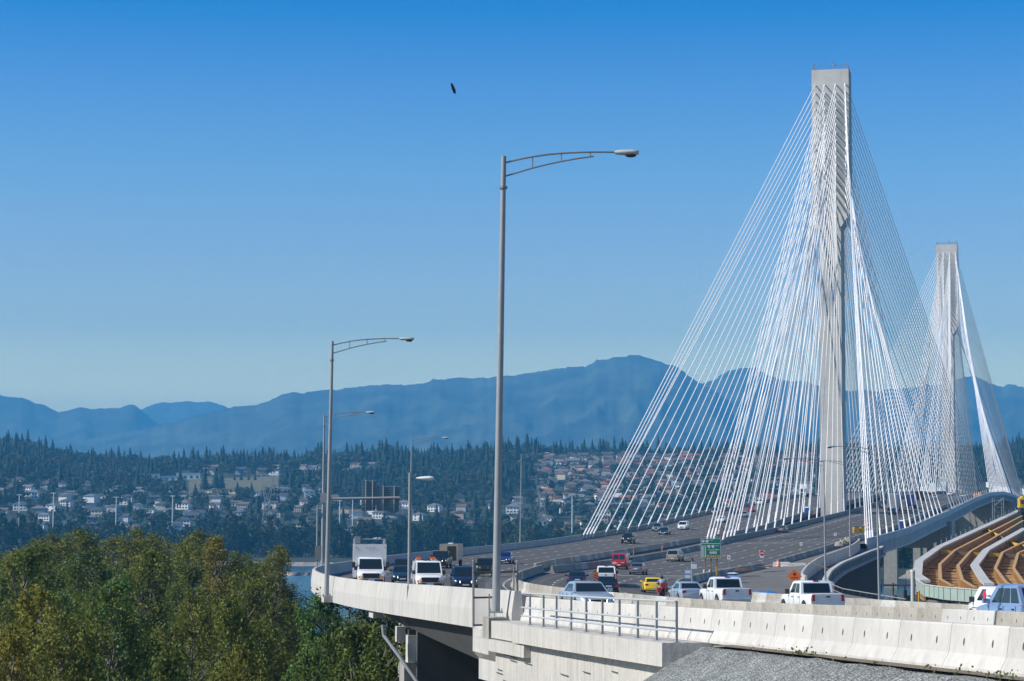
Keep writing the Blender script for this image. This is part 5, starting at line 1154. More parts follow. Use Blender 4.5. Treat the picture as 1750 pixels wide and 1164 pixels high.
# ================================================================ trees
def leafmat(name, col, trans=.35, var=.22):
    m = bpy.data.materials.new(name); m.use_nodes = True; nt = m.node_tree; n = nt.nodes; l = nt.links
    for q in list(n): n.remove(q)
    o = n.new('ShaderNodeOutputMaterial'); d = n.new('ShaderNodeBsdfPrincipled'); tr = n.new('ShaderNodeBsdfTranslucent'); mx = n.new('ShaderNodeMixShader'); mx.inputs[0].default_value = trans
    d.inputs['Roughness'].default_value = .5; d.inputs['Specular IOR Level'].default_value = .12
    gi = n.new('ShaderNodeNewGeometry'); oi = n.new('ShaderNodeObjectInfo'); hs = n.new('ShaderNodeHueSaturation'); hs.inputs['Color'].default_value = (*col, 1)
    a = n.new('ShaderNodeMapRange'); a.inputs[3].default_value = 1 - var * 1.6; a.inputs[4].default_value = 1 + var * 1.9; l.new(gi.outputs['Random Per Island'], a.inputs[0]); l.new(a.outputs[0], hs.inputs['Value'])
    b = n.new('ShaderNodeMapRange'); b.inputs[3].default_value = .492; b.inputs[4].default_value = .518; l.new(oi.outputs['Random'], b.inputs[0]); l.new(b.outputs[0], hs.inputs['Hue'])
    l.new(hs.outputs[0], d.inputs['Base Color']); l.new(hs.outputs[0], tr.inputs['Color']); l.new(d.outputs[0], mx.inputs[1]); l.new(tr.outputs[0], mx.inputs[2]); l.new(mx.outputs[0], o.inputs[0]); return m
LEAF = {'olive': leafmat('leaf_olive', (.165, .175, .036)), 'green': leafmat('leaf_green', (.120, .150, .032)), 'bright': leafmat('leaf_bright_green', (.115, .185, .045)), 'gold': leafmat('leaf_yellowing', (.21, .185, .032)),
        'far': leafmat('leaf_far_broadleaf', (.030, .050, .016), .2), 'farlight': leafmat('leaf_far_light', (.085, .115, .030), .25), 'conifer': leafmat('needle_conifer', (.012, .026, .014), .08), 'farolive': leafmat('leaf_far_olive', (.052, .060, .022), .25)}
BARK = mat('bark', (.16, .14, .115), .95, noise=(1.5, .4), streak=(3, .3))
def quads_mesh(name, c, nrm, size, rng, m):
    """one quad leaf cluster at every centre"""
    N = len(c); nrm = nrm / np.linalg.norm(nrm, axis=1, keepdims=True); r = rng.normal(size=(N, 3)); u = np.cross(nrm, r); u /= np.linalg.norm(u, axis=1, keepdims=True); w = np.cross(nrm, u)
    su = (size * rng.uniform(.6, 1.25, N))[:, None]; sw = (size * rng.uniform(.45, .9, N))[:, None]
    v = np.empty((N, 4, 3)); v[:, 0] = c - u * su; v[:, 1] = c - w * sw + nrm * su * .25; v[:, 2] = c + u * su; v[:, 3] = c + w * sw + nrm * su * .25
    me = bpy.data.meshes.new(name); me.vertices.add(N * 4); me.vertices.foreach_set('co', v.reshape(-1)); me.loops.add(N * 4); me.loops.foreach_set('vertex_index', np.arange(N * 4)); me.polygons.add(N); me.polygons.foreach_set('loop_start', np.arange(N) * 4); me.polygons.foreach_set('loop_total', np.full(N, 4))
    me.materials.append(m); me.update(calc_edges=True); return me
def tree_meshes(seed, H, rad, base, nleaf, size, m, lobes=26, spread=.55):
    rng = np.random.default_rng(seed); mb = MB(); L = []; r0 = .016 * H
    pts = [Vector((0, 0, 0))]; 
    for k in range(1, 8): pts.append(Vector((pts[-1].x + rng.normal() * .02 * H, pts[-1].y + rng.normal() * .02 * H, H * .93 * k / 7)))
    for k in range(7): mb.tube(pts[k], pts[k + 1], r0 * (1 - k / 7.6), r0 * (1 - (k + 1) / 7.6), 7, False)
    for k in range(lobes):
        f = base + (1 - base) * (k + rng.uniform(0, 1)) / lobes; z = H * f; a = k * 2.4 + rng.normal() * .5
        prof = math.sin(math.pi * min(1, ((f - base) / (1 - base)) * .80 + .20)) ** .9; R_ = rad * prof * rng.uniform(.35, 1.0)
        q = pts[min(6, int(f * 7))]; c = Vector((q.x + math.cos(a) * R_, q.y + math.sin(a) * R_, min(z + rng.uniform(0, .05) * H, H * .97)))
        mb.tube(Vector((q.x, q.y, z - .10 * H * (R_ / rad))), c, r0 * .28, r0 * .07, 5, False); fq = (f - base) / (1 - base); s = rad * rng.uniform(.18, .42) * (.75 + .5 * prof) * (1.1 - .55 * fq); L.append((c, s))
        for q2 in range(2):
            d = Vector(rng.normal(size=3)).normalized() * s * 1.1; d.z = abs(d.z) * .7; mb.tube(c, c + d, r0 * .08, r0 * .03, 4, False); L.append((c + d, s * rng.uniform(.4, .7)))
    w = np.array([s ** 2 for c, s in L]); idx = rng.choice(len(L), nleaf, p=w / w.sum()); C = np.array([c[:] for c, s in L])[idx]; S = np.array([s for c, s in L])[idx]
    d = rng.normal(size=(nleaf, 3)); d /= np.linalg.norm(d, axis=1, keepdims=True); rr_ = rng.uniform(0, 1, nleaf) ** .45 * rng.uniform(.7, 1.25, nleaf)
    rr_ = np.where(rng.uniform(0, 1, nleaf) < .12, rr_ * 1.5, rr_); P_ = C + d * (S * rr_)[:, None] * np.array([.85, .85, 1.5]); N = d + rng.normal(size=(nleaf, 3)) * .8 + np.array([0, 0, .35])
    return mb.mesh('trunk', BARK, 60), quads_mesh('crown', P_, N, size, rng, m)
def tree(name, label, p, meshes, s, sxy, rz, group=None):
    t = thing(name, label, 'tree', p, rz, group); t.scale = (sxy, sxy, s)
    link('trunk', meshes[0], t); link('crown', meshes[1], t); return t
NEAR = {}
for k, (nm, seed, rad, base) in enumerate((('olive', 11, 4.6, .22), ('green', 12, 4.2, .18), ('bright', 13, 4.8, .10), ('gold', 14, 4.0, .20), ('olive2', 15, 5.4, .25), ('green2', 16, 5.0, .15))):
    NEAR[nm] = tree_meshes(seed, 25.0, rad, base, 27000, .130, LEAF[nm.rstrip('2')], 46)
TR = [  # px, y top, distance, kind, width factor, label
    (20, 925, 165, 'green', 1.0, 'dark green riverside tree with open crown at the left edge'), (105, 912, 290, 'olive2', 1.2, 'olive riverside tree behind the left edge tree, its top below a tall light mast'), (178, 905, 300, 'olive', 1.25, 'olive tree with rounded top below the second light mast'),
    (240, 903, 285, 'olive2', 1.15, 'broad olive tree forming the highest part of the left grove'), (312, 908, 270, 'olive', 1.1, 'olive tree with dark right flank at the right end of the high left grove'), (70, 940, 220, 'olive', 1.0, 'olive green tree filling the gap behind the left edge'),
    (150, 945, 210, 'green2', 1.1, 'dark green bushy tree in the second row left of the bright tree'), (215, 940, 205, 'olive', 1.0, 'olive tree in the second row above the bright tree'), (345, 960, 230, 'green', .95, 'dark green tree in the shadow right of the high grove'),
    (408, 922, 235, 'gold', 1.0, 'yellow-green tree with sunlit top in the middle of the grove'), (452, 932, 250, 'olive', .75, 'olive tree just right of the yellow-green tree'), (437, 965, 180, 'olive2', .8, 'olive tree with thin lower trunks under the yellow-green top'),
    (290, 985, 130, 'bright', .95, 'large bright green tree at the centre left of the foreground'), (512, 1010, 142, 'bright', .70, 'bright green slender tree left of the viaduct pier'), (352, 1010, 150, 'olive2', .7, 'olive brown tree between the two bright green trees'),
    (430, 1020, 135, 'olive', .6, 'thin olive tree with bare trunks left of the slender bright tree'), (588, 1050, 122, 'green', .85, 'dark green tree tucked under the left end of the parapet'), (636, 1070, 112, 'green2', .75, 'dark green tree in the shade below the viaduct beside the pier'), (462, 958, 300, 'green2', .8, 'green tree in front of the small blue gap of river'),
    (200, 1010, 120, 'green2', .7, 'dark green tree at lower left with dark gaps in its crown'), (130, 1035, 105, 'olive2', .65, 'olive tree with a visible dark trunk in the lower left corner'), (35, 1015, 112, 'gold', .8, 'yellow-brown tree at the lower left corner'), (70, 1090, 92, 'gold', .5, 'small yellow-brown treetop at the very bottom left'),
    (260, 1095, 98, 'green', .5, 'low dark green treetop at the bottom left of the bright tree'), (395, 1105, 100, 'olive', .45, 'low olive treetop at the bottom between bright trees'), (608, 1100, 106, 'bright', .7, 'bright green treetop at the bottom beside the pier column'), (555, 1090, 125, 'green2', .55, 'low dark green treetop at the foot of the slender bright tree'),
    (10, 960, 260, 'green2', 1.1, 'green tree half cut by the left edge behind the front trees'), (385, 955, 300, 'olive', 1.0, 'olive tree behind the yellow-green tree'), (498, 1022, 190, 'green', .55, 'green treetop low beside the parapet lamp block'), (455, 1000, 280, 'olive', .7, 'olive treetop just left of the river gap'), (660, 1085, 300, 'green', 1.1, 'dark tree far behind the pier column'), (606, 1006, 285, 'green2', 1.0, 'dark tree beyond the viaduct seen just under the parapet bend'), (646, 1022, 292, 'olive', 1.0, 'olive tree beyond the viaduct seen left of the pier'), (563, 1012, 262, 'green', .9, 'green tree beyond the lamp plinth under the parapet'), (-12, 926, 354, 'green2', 1.35, 'dark tree in the back row of the grove by the water'), (38, 934, 364, 'olive', 1.35, 'olive tree in the back row of the grove by the water'), (88, 922, 348, 'olive2', 1.35, 'dull green tree in the back row of the grove by the water'), (132, 930, 342, 'green', 1.35, 'rounded tree in the back row of the grove by the water'), (205, 918, 333, 'olive', 1.35, 'leaning tree in the back row of the grove by the water'), (268, 916, 336, 'olive2', 1.35, 'broad tree in the back row of the grove by the water'), (330, 926, 368, 'green', 1.35, 'thin tree in the back row of the grove by the water'), (362, 940, 325, 'olive', 1.35, 'pale tree in the back row of the grove by the water'), (392, 944, 346, 'green2', 1.35, 'ragged tree in the back row of the grove by the water'), (440, 958, 357, 'olive2', 1.35, 'low tree in the back row of the grove by the water'), (468, 974, 354, 'green2', 1.35, 'lowest tree in the back row of the grove by the water')]
for k, (px_, yt, Y, kind, wf, lb) in enumerate(TR):
    tp = pix(px_, yt, Y); g = near_h(tp.x, Y); H = tp.z - g; s = H / (max(v.co.z for v in NEAR[kind][1].vertices) - .6)
    tree('broadleaf_tree', lb, (tp.x, Y, g), NEAR[kind], s, (.55 + .45 * s) * wf * 1.10, (k * 1.9) % 6.28)
rr = random.Random(31)
for k in range(34):                                          # slender companions that close the canopy between the larger trees
    px_ = rr.uniform(-10, 500); Y = rr.uniform(150, 320); yt = 1040 - (Y - 150) * .62 + rr.uniform(-12, 30) + (px_ > 330) * 22 + (px_ > 440) * 30; tp = pix(px_, yt, Y); g = near_h(tp.x, Y); kind = rr.choice(('olive', 'green', 'green2', 'olive2', 'bright')); s = (tp.z - g) / (max(v.co.z for v in NEAR[kind][1].vertices) - .6)
    tree('broadleaf_tree', 'slender upright tree tucked between the larger trees of the foreground grove', (tp.x, Y, g), NEAR[kind], s, rr.uniform(.6, .95), k * 1.3, 'slender companion trees of the foreground grove')
# low undergrowth under the grove
rng = np.random.default_rng(4); n_ = 26000; Yq = rng.uniform(95, 380, n_); uq = rng.uniform(-.26, -.045, n_); c = np.stack([uq * Yq, Yq, rng.uniform(0, 1, n_) ** 1.6 * 4.0 - 27.2], 1)
c = c[(c[:, 0] < -9)]
o = link('undergrowth', quads_mesh('undergrowth', c, rng.normal(size=c.shape) + np.array([0, 0, .8]), .32, rng, LEAF['green'])); o['kind'] = 'stuff'
wc = []
for px_, n_ in ((1345, 40), (1370, 160), (1388, 220), (1405, 90), (1308, 60), (1610, 50), (1655, 120), (1700, 60), (1722, 140), (1737, 90), (1590, 30), (1450, 25), (1520, 30)):
    Y = 15.5 / ((px_ - 875) / FPX + 0.2); x, z = LE(Y)
    for _ in range(n_ // 7): wc.append((x - .45 + rng.normal() * .13, Y + rng.normal() * .30, z + abs(rng.normal()) * .07))
wc = np.array(wc); o = link('weeds', quads_mesh('weeds', wc, rng.normal(size=wc.shape) * np.array([1, 1, .3]), .032, rng, leafmat('weed_leaf', (.10, .13, .03)))); o['kind'] = 'stuff'
# far broadleaf trees on the opposite shore
FARB = [tree_meshes(40 + k, 25.0, (7.5, 8.5, 6.5, 8.0)[k], .06, 2600, .62, LEAF[('far', 'far', 'farolive', 'farlight')[k]], 20) for k in range(4)]
rr = random.Random(21); spots = []
for px_ in range(-20, 600, 19): spots.append((px_ + rr.uniform(-8, 8), rr.uniform(22, 70), rr.choice((0, 1, 0, 2)), rr.uniform(20, 29)))
for px_ in range(590, 930, 15): spots.append((px_ + rr.uniform(-6, 6), rr.uniform(22, 60), rr.choice((0, 3, 0, 2)), rr.uniform(19, 29)))
for px_ in range(900, 1260, 17): spots.append((px_ + rr.uniform(-6, 6), rr.uniform(22, 60), rr.choice((3, 3, 0, 2)), rr.uniform(17, 25)))
for px_ in range(1490, 1560, 9): spots.append((px_ + rr.uniform(-3, 3), rr.uniform(20, 60), rr.choice((0, 0, 1)), rr.uniform(18, 27)))
for px_, dY, v, H in spots:
    Y = bankY((px_ - 875) / FPX) + dY; p = far_pt(px_, Y)
    tree('shore_tree', ('dark green broadleaf tree in the belt along the far river bank', 'dense dark broadleaf tree in the belt along the far river bank', 'olive broadleaf tree in the belt along the far river bank', 'light green broadleaf tree on the far bank below the hillside houses')[v], p, FARB[v], H / 24.6, H / 24.6 * rr.uniform(.85, 1.2), rr.uniform(0, 6), ('dark shore trees', 'dense shore trees', 'olive shore trees', 'light green shore trees')[v])
# conifers
def conifer_arrays(seed, H=26.0, rad=3.6, tiers=9, n=9):
    rng = np.random.default_rng(seed); V, F = [], []
    for k in range(tiers):
        f = k / tiers; zb = H * (.06 + .90 * f); r = rad * (1 - f) ** .85 + .25; zt = min(H, zb + H * .24 * (1 - .4 * f)); i0 = len(V); V.append((rng.normal() * .1, rng.normal() * .1, zt))
        m_ = n * 2
        for q in range(m_):
            a = 2 * math.pi * q / m_ + k; rr_ = r * (rng.uniform(.75, 1.2) if q % 2 else rng.uniform(.3, .55)); V.append((math.cos(a) * rr_, math.sin(a) * rr_, zb + (rng.uniform(-.5, .6) if q % 2 else .9)))
        for q in range(m_): F.append((i0, i0 + 1 + q, i0 + 1 + (q + 1) % m_))
    return np.array(V), np.array(F)
CON = [conifer_arrays(60 + k, 26, (5.6, 6.6, 4.8, 6.0)[k], 8, 8) for k in range(4)]
def tri_mesh(name, V, F, m):
    me = bpy.data.meshes.new(name); me.vertices.add(len(V)); me.vertices.foreach_set('co', V.reshape(-1)); me.loops.add(len(F) * 3); me.loops.foreach_set('vertex_index', F.reshape(-1)); me.polygons.add(len(F)); me.polygons.foreach_set('loop_start', np.arange(len(F)) * 3); me.polygons.foreach_set('loop_total', np.full(len(F), 3)); me.materials.append(m); me.update(calc_edges=True); return me
CONM = [tri_mesh('conifer_tree', v, f, LEAF['conifer']) for v, f in CON]
# ---------------------------------------------------------------- houses
WALLC = {'white': (.88, .87, .84), 'cream': (.74, .66, .50), 'tan': (.45, .36, .26), 'grey': (.34, .35, .36), 'peach': (.60, .40, .28)}
ROOFC = {'grey': (.16, .16, .165), 'brown': (.15, .10, .075), 'red': (.30, .085, .05), 'dark': (.07, .072, .078)}
WM = {k: mat('house_wall_' + k, v, .85, noise=(.2, .1)) for k, v in WALLC.items()}; RM = {k: mat('house_roof_' + k, v, .9, noise=(.4, .25)) for k, v in ROOFC.items()}
def house_meshes(kind, wc, rc):
    mb = MB(); w, d, h = {'gable': (12, 10, 5.6), 'hip': (13, 11, 5.8), 'wing': (11, 9, 6.0), 'low': (16, 9, 3.4)}[kind]; mb.box((0, 0, h / 2 - 1.5), (w, d, h + 3))
    rf = MB(); o = .7; H = {'gable': 2.6, 'hip': 2.4, 'wing': 2.4, 'low': 1.5}[kind]
    def gable(cx, cy, w_, d_, z, hh, hip=0.0, ax=0):
        a, b = w_ / 2 + o, d_ / 2 + o
        e = [(-a, -b), (a, -b), (a, b), (-a, b)]; rl = [(-a + hip, 0), (a - hip, 0)]
        if ax: e = [(-y, x) for x, y in e]; rl = [(-y, x) for x, y in rl]
        vs = [(cx + x, cy + y, z) for x, y in e] + [(cx + x, cy + y, z + hh) for x, y in rl]
        rf.faces(vs, [(0, 1, 5, 4), (2, 3, 4, 5), (1, 2, 5), (3, 0, 4), (3, 2, 1, 0)])
    gable(0, 0, w, d, h, H, {'gable': .01, 'hip': 5.0, 'wing': .01, 'low': 4}[kind])
    if kind == 'wing': mb.box((-2.5, -6.0, h / 2 - 1.8), (5.5, 5, h + 2.4)); gable(-2.5, -6, 6.5, 5.0, h - .6, 2.0, .01, 1)
    mb.m = 1
    for z in ((1.2, 4.0) if h > 5 else (1.3,)):
        for x in np.linspace(-w * .34, w * .34, 4): mb.box((x, -d / 2 - .02 - (0 if kind != 'wing' or abs(x + 2.5) > 2.6 else 3.6), z), (1.7, .06, 1.3))
        for y in (-d * .25, d * .25): mb.box((-w / 2 - .02, y, z), (.06, 1.6, 1.3))
    return mb.mesh('house', [WM[wc], M['glass']]), rf.mesh('roof', RM[rc])
HM = {}
HOUSE_N = 0; placed = []
def house(p, kind, wc, rc, rz, where, s=1.0):
    key = (kind, wc, rc)
    if key not in HM: HM[key] = house_meshes(*key)
    kn = {'gable': 'gabled', 'hip': 'hip-roofed', 'wing': 'two-wing', 'low': 'low'}[kind]
    lb = f'{wc} {kn} house with {rc} roof {where}'
    o = thing('house', lb, 'house', p, rz, lb.replace(' house ', ' houses '), HM[key][0]); o.scale = (s, s, s); link('roof', HM[key][1], o); return o
rr = random.Random(77)
def try_house(px_, Y, where, mind, pal, kinds):
    p = far_pt(px_, Y)
    for q in placed:
        if abs(q.x - p.x) < mind[0] and abs(q.y - p.y) < mind[1]: return
    placed.append(p); house(p, rr.choice(kinds), rr.choice(pal[0]), rr.choice(pal[1]), rr.choice((0, 0, math.pi / 2, math.pi, -math.pi / 2)) + rr.uniform(-.35, .1), where, rr.uniform(.72, 1.02))
palR = (('white', 'cream', 'tan', 'grey', 'peach', 'cream'), ('brown', 'grey', 'red', 'dark', 'brown', 'dark')); palL = (('white', 'white', 'white', 'cream', 'tan', 'grey'), ('grey', 'dark', 'brown', 'grey', 'dark'))
KH = ('gable', 'hip', 'wing', 'hip')
for _ in range(1500):
    if len(placed) < 160: try_house(rr.uniform(925, 1415), lerp(1830, 2500, rr.random() ** .9), 'in the dense rows behind the bridge cables', (15, 34), palR, KH)
n0 = len(placed)
for _ in range(900):
    if len(placed) < n0 + 104: try_house(rr.uniform(-10, 560), rr.uniform(1800, 2330), 'among trees on the left hillside', (18, 36), palL, KH + ('low', 'low'))
n0 = len(placed)
for _ in range(300):
    if len(placed) < n0 + 22: try_house(rr.uniform(570, 925), rr.uniform(1830, 2140), 'below the wooded slope behind the lamps', (18, 34), palL, KH)
n0 = len(placed)
for _ in range(200):
    if len(placed) < n0 + 18: try_house(rr.uniform(330, 640), rr.uniform(2535, 2680), 'above the dry field near the conifer ridge', (16, 30), palL, KH)
n0 = len(placed)
for _ in range(200):
    if len(placed) < n0 + 10: try_house(rr.uniform(1680, 1770), rr.uniform(1900, 2300), 'at the far right beyond the second tower', (18, 34), palL, KH)
# the rows of houses too far and too many to single out: one mass
hp = []
for _ in range(6000):
    if len(hp) >= 210: break
    px_, Y = rr.uniform(925, 1420), rr.uniform(2080, 2735); p = far_pt(px_, Y)
    if all(abs(q.x - p.x) > 14 or abs(q.y - p.y) > 25 for q in placed): placed.append(p); hp.append(p)
def merged(keyidx, name, pts, mats_pool, seed):
    rng = random.Random(seed); mb = MB(); ms = []
    keys = [(k, w, r) for k in ('gable', 'hip', 'wing') for w, r in (('white', 'brown'), ('cream', 'red'), ('tan', 'dark'), ('grey', 'grey'), ('peach', 'brown'))]
    mats_ = [WM[k] for k in WALLC] + [RM[k] for k in ROOFC] + [M['glass']]; ix = {m.name: i for i, m in enumerate(mats_)}
    for p in pts:
        k = rng.choice(keys)
        if k not in HM: HM[k] = house_meshes(*k)
        a = rng.choice((0, math.pi / 2, math.pi, -math.pi / 2)) + rng.uniform(-.35, .1); s = rng.uniform(.85, 1.2); ca, sa = math.cos(a) * s, math.sin(a) * s
        for me in HM[k]:
            i0 = len(mb.v); mb.v += [(v.co.x * ca - v.co.y * sa + p.x, v.co.x * sa + v.co.y * ca + p.y, v.co.z * s + p.z) for v in me.vertices]
            for f in me.polygons: mb.f.append(tuple(i0 + q for q in f.vertices)); mb.mi.append(ix[me.materials[f.material_index].name])
    o = mb.build(name, mats_); o['kind'] = 'stuff'; return o
merged(0, 'distant_housing', hp, None, 6)
# larger buildings
def building(label, px_, Y, parts, m, rz=0, name='building', rm=None):
    p = far_pt(px_, Y); t = thing(name, label, 'building', p, rz)
    for (x, y, w, d, h) in parts:
        mb = MB(); mb.box((x, y, h / 2 - 2), (w, d, h + 4)); wl_ = mb.build('wall', m, t); mb = MB(); mb.box((x, y, h + .15), (w + .8, d + .8, .3)); mb.build('roof', rm or M['steel'], wl_)
        mb = MB(); n = max(2, int(w / 6))
        for k in range(n): mb.box((x - w / 2 + (k + .5) * w / n, y - d / 2 - .03, h * .5), (w / n * .5, .06, h * .3))
        mb.build('window', M['glass'], wl_)
    placed.append(p); return t
building('long white flat-roofed school on the left hillside above the field edge', 280, 2500, [(-14, 0, 22, 14, 7.5), (8, 6, 26, 14, 5.5), (28, 10, 26, 16, 9)], WM['white'], .1, 'school_building')
building('long white shed roof among trees at the lower far left', 42, 1690, [(0, 0, 62, 14, 6.5)], WM['white'], .05, 'shed', WM['white'])
building('orange and tan three-storey building behind the first light mast', 36, 1840, [(0, 0, 16, 10, 11), (13, 2, 10, 10, 7)], WM['peach'], .2, 'apartment_building')
building('white riverside shed with red band behind the white box van', 626, 1640, [(0, 0, 26, 14, 10), (4, -8, 18, 4, 5)], WM['white'], 0, 'shed', M['red'])
building('pale riverside building in the tree belt below the hillside', 180, 1640, [(0, 0, 16, 10, 9)], WM['white'], 0, 'shed')
building('pale commercial building below the light green trees', 1330, 1840, [(0, 0, 30, 14, 8)], WM['cream'], 0, 'shop_building')
# hillside trees: individual ones nearest us, the rest of the woods as one mass
def blocked(p, r):
    return any(abs(q.x - p.x * q.y / p.y) < r + 3 and -75 < p.y - q.y < 8 for q in placed)
def infield(p): u = p.x / p.y * FPX + 875; return 318 < u < 482 and 2170 < p.y < 2540
rr = random.Random(5); cnt = 0
for _ in range(4000):
    if cnt >= 150: break
    px_ = rr.uniform(-20, 1770); Y = rr.uniform(1760, 2350); p = far_pt(px_, Y)
    if blocked(p, 9) or infield(p): continue
    cnt += 1; k = rr.randrange(3); s = rr.uniform(.45, .95); zone = 0 if px_ < 560 else 1 if px_ < 930 else 2
    o = thing('conifer_tree', ('dark conifer standing among the houses of the left hillside', 'dark conifer on the wooded slope behind the lamps', 'dark conifer standing between the dense houses behind the cables')[zone], 'tree', p, rr.uniform(0, 6), ('left hillside conifers', 'middle slope conifers', 'conifers between the dense houses')[zone], CONM[k]); o.scale = (s * 1.15, s * 1.15, s)
for k_, (px_, py_, s) in enumerate(((403, 822, .32), (414, 822, .34), (427, 822, .33), (438, 822, .35), (371, 838, .9), (381, 838, .85), (352, 842, 1.0), (408, 845, .5), (432, 848, .55))):
    p = far_at(px_, py_); o = thing('conifer_tree', 'dark conifer standing in or beside the dry field on the left hillside', 'tree', p, k_, 'conifers at the dry field', CONM[k_ % 3]); o.scale = (s * 1.2, s * 1.2, s)
FARS = [tree_meshes(90 + k, 14.0, 5.6, .03, 700, .75, LEAF[('far', 'farolive', 'far')[k]], 12)[1] for k in range(3)]
cnt = 0
for _ in range(4000):
    if cnt >= 170: break
    px_ = rr.uniform(-20, 1770); Y = rr.uniform(1700, 2150); p = far_pt(px_, Y)
    if blocked(p, 8) or infield(p): continue
    cnt += 1; zone = 0 if px_ < 560 else 1 if px_ < 930 else 2
    o = thing('hillside_tree', ('round green tree between houses of the left hillside', 'round green tree on the slope behind the lamps', 'round green tree among the dense houses behind the cables')[zone], 'tree', p, rr.uniform(0, 6), ('left hillside round trees', 'middle slope round trees', 'round trees among the dense houses')[zone], FARS[cnt % 3]); s = rr.uniform(.55, 1.2); o.scale = (s, s, s)
def mass(name, pts, src, m, smin, smax, seed):
    rng = np.random.default_rng(seed); Vs, Fs, off = [], [], 0
    for p in pts:
        v, f = src[rng.integers(len(src))]; a = rng.uniform(0, 6.28); s = (smin + (smax - smin) * rng.uniform(0, 1) ** 1.7) * (.55 + .9 * vnoise(p[0] * .011, p[1] * .008, 4)); w = s * rng.uniform(.9, 1.3)
        q = np.stack([(v[:, 0] * math.cos(a) - v[:, 1] * math.sin(a)) * w + p[0], (v[:, 0] * math.sin(a) + v[:, 1] * math.cos(a)) * w + p[1], v[:, 2] * s + p[2]], 1); Vs.append(q); Fs.append(f + off); off += len(v)
    o = link(name, tri_mesh(name, np.concatenate(Vs), np.concatenate(Fs), m)); o['kind'] = 'stuff'; return o
pts = []
for _ in range(10500):
    px_ = rr.uniform(-300, 2050); Y = rr.uniform(2250, 3350); p = far_pt(px_, Y)
    top = 2560 if 925 < px_ < 1415 else 2380 if px_ < 560 else 2250
    cl = fbm(px_ * .012, Y * .004, 6); dens = (.75 if Y > 2740 else .5 if (560 < px_ < 925 or px_ > 1420) else .6 if px_ < 325 and Y > 2330 else .12) * (1.6 if cl > .5 else .4)
    if infield(p) or rr.random() > dens or (Y < 2735 and blocked(p, 11)): continue
    pts.append(p)
mass('conifer_forest', pts, CON, LEAF['conifer'], .30, .92, 8)
def blob_arrays(seed):
    rng = np.random.default_rng(seed); N = 110; d = rng.normal(size=(N, 3)); d /= np.linalg.norm(d, axis=1, keepdims=True); cl = rng.integers(0, 6, N); cc = rng.normal(size=(6, 3)) * np.array([2.6, 2.6, 2.0]) + np.array([0, 0, 7.5]); P_ = cc[cl] + d * 2.9
    u = np.cross(d, rng.normal(size=(N, 3))); u /= np.linalg.norm(u, axis=1, keepdims=True); w = np.cross(d, u); s = rng.uniform(.8, 1.6, (N, 1)); V = np.stack([P_ - u * s - w * s * .6, P_ + u * s - w * s * .6, P_ + w * s + d * .3], 1).reshape(-1, 3); return V, np.arange(3 * N).reshape(-1, 3)
BL = [blob_arrays(k) for k in range(4)]; pts = []
for _ in range(10800):
    px_ = rr.uniform(-300, 2050); Y = rr.uniform(1660, 3000); p = far_pt(px_, Y)
    dense = 925 < px_ < 1415; dens = .9 if Y < 1790 else .85 if (560 < px_ < 925 and Y > 2050) else .5 if dense else .85 if px_ < 560 else .6
    if infield(p) or rr.random() > dens or blocked(p, -1.5 if dense else 3.5): continue
    pts.append(p)
mass('broadleaf_woods', pts[::2], BL, LEAF['far'], .45, 1.05, 9); mass('broadleaf_woods', pts[1::2], BL, LEAF['farolive'], .45, 1.0, 10)
# ---------------------------------------------------------------- masts, pylons
def mast(label, px_, y0, y1, Y=1560):
    p = far_pt(px_, Y); tp = pix(px_, y1, Y); H = tp.z - p.z; t = thing('light_mast', label, 'light mast', p); mb = MB(); mb.tube((0, 0, 0), (0, 0, H), .42, .26, 8); mb.build('pole', M['signwhite'], t)
    mb = MB()
    for k in range(6): a = k * 1.047; mb.box((math.cos(a) * 1.3, math.sin(a) * 1.3, H + .1), (.9, .7, .5)); mb.tube((0, 0, H), (math.cos(a) * 1.3, math.sin(a) * 1.3, H + .1), .1, n=4)
    mb.build('lamp_head', M['signwhite'], t)
for lb, u, y in (('tall white light mast at the far left of the far bank', 36.5, 846), ('tall white light mast second from the left of the far bank', 95, 843), ('tall white light mast in the middle of the left far bank', 202, 850), ('tall white light mast right of the left grove top', 298, 848), ('tall white light mast just left of the outer cable anchors', 979, 846), ('slim pale mast behind the gantry sign panels', 605, 852), ('thin pale mast left of the gantry sign panels', 583, 856)): mast(lb, u, 0, y)
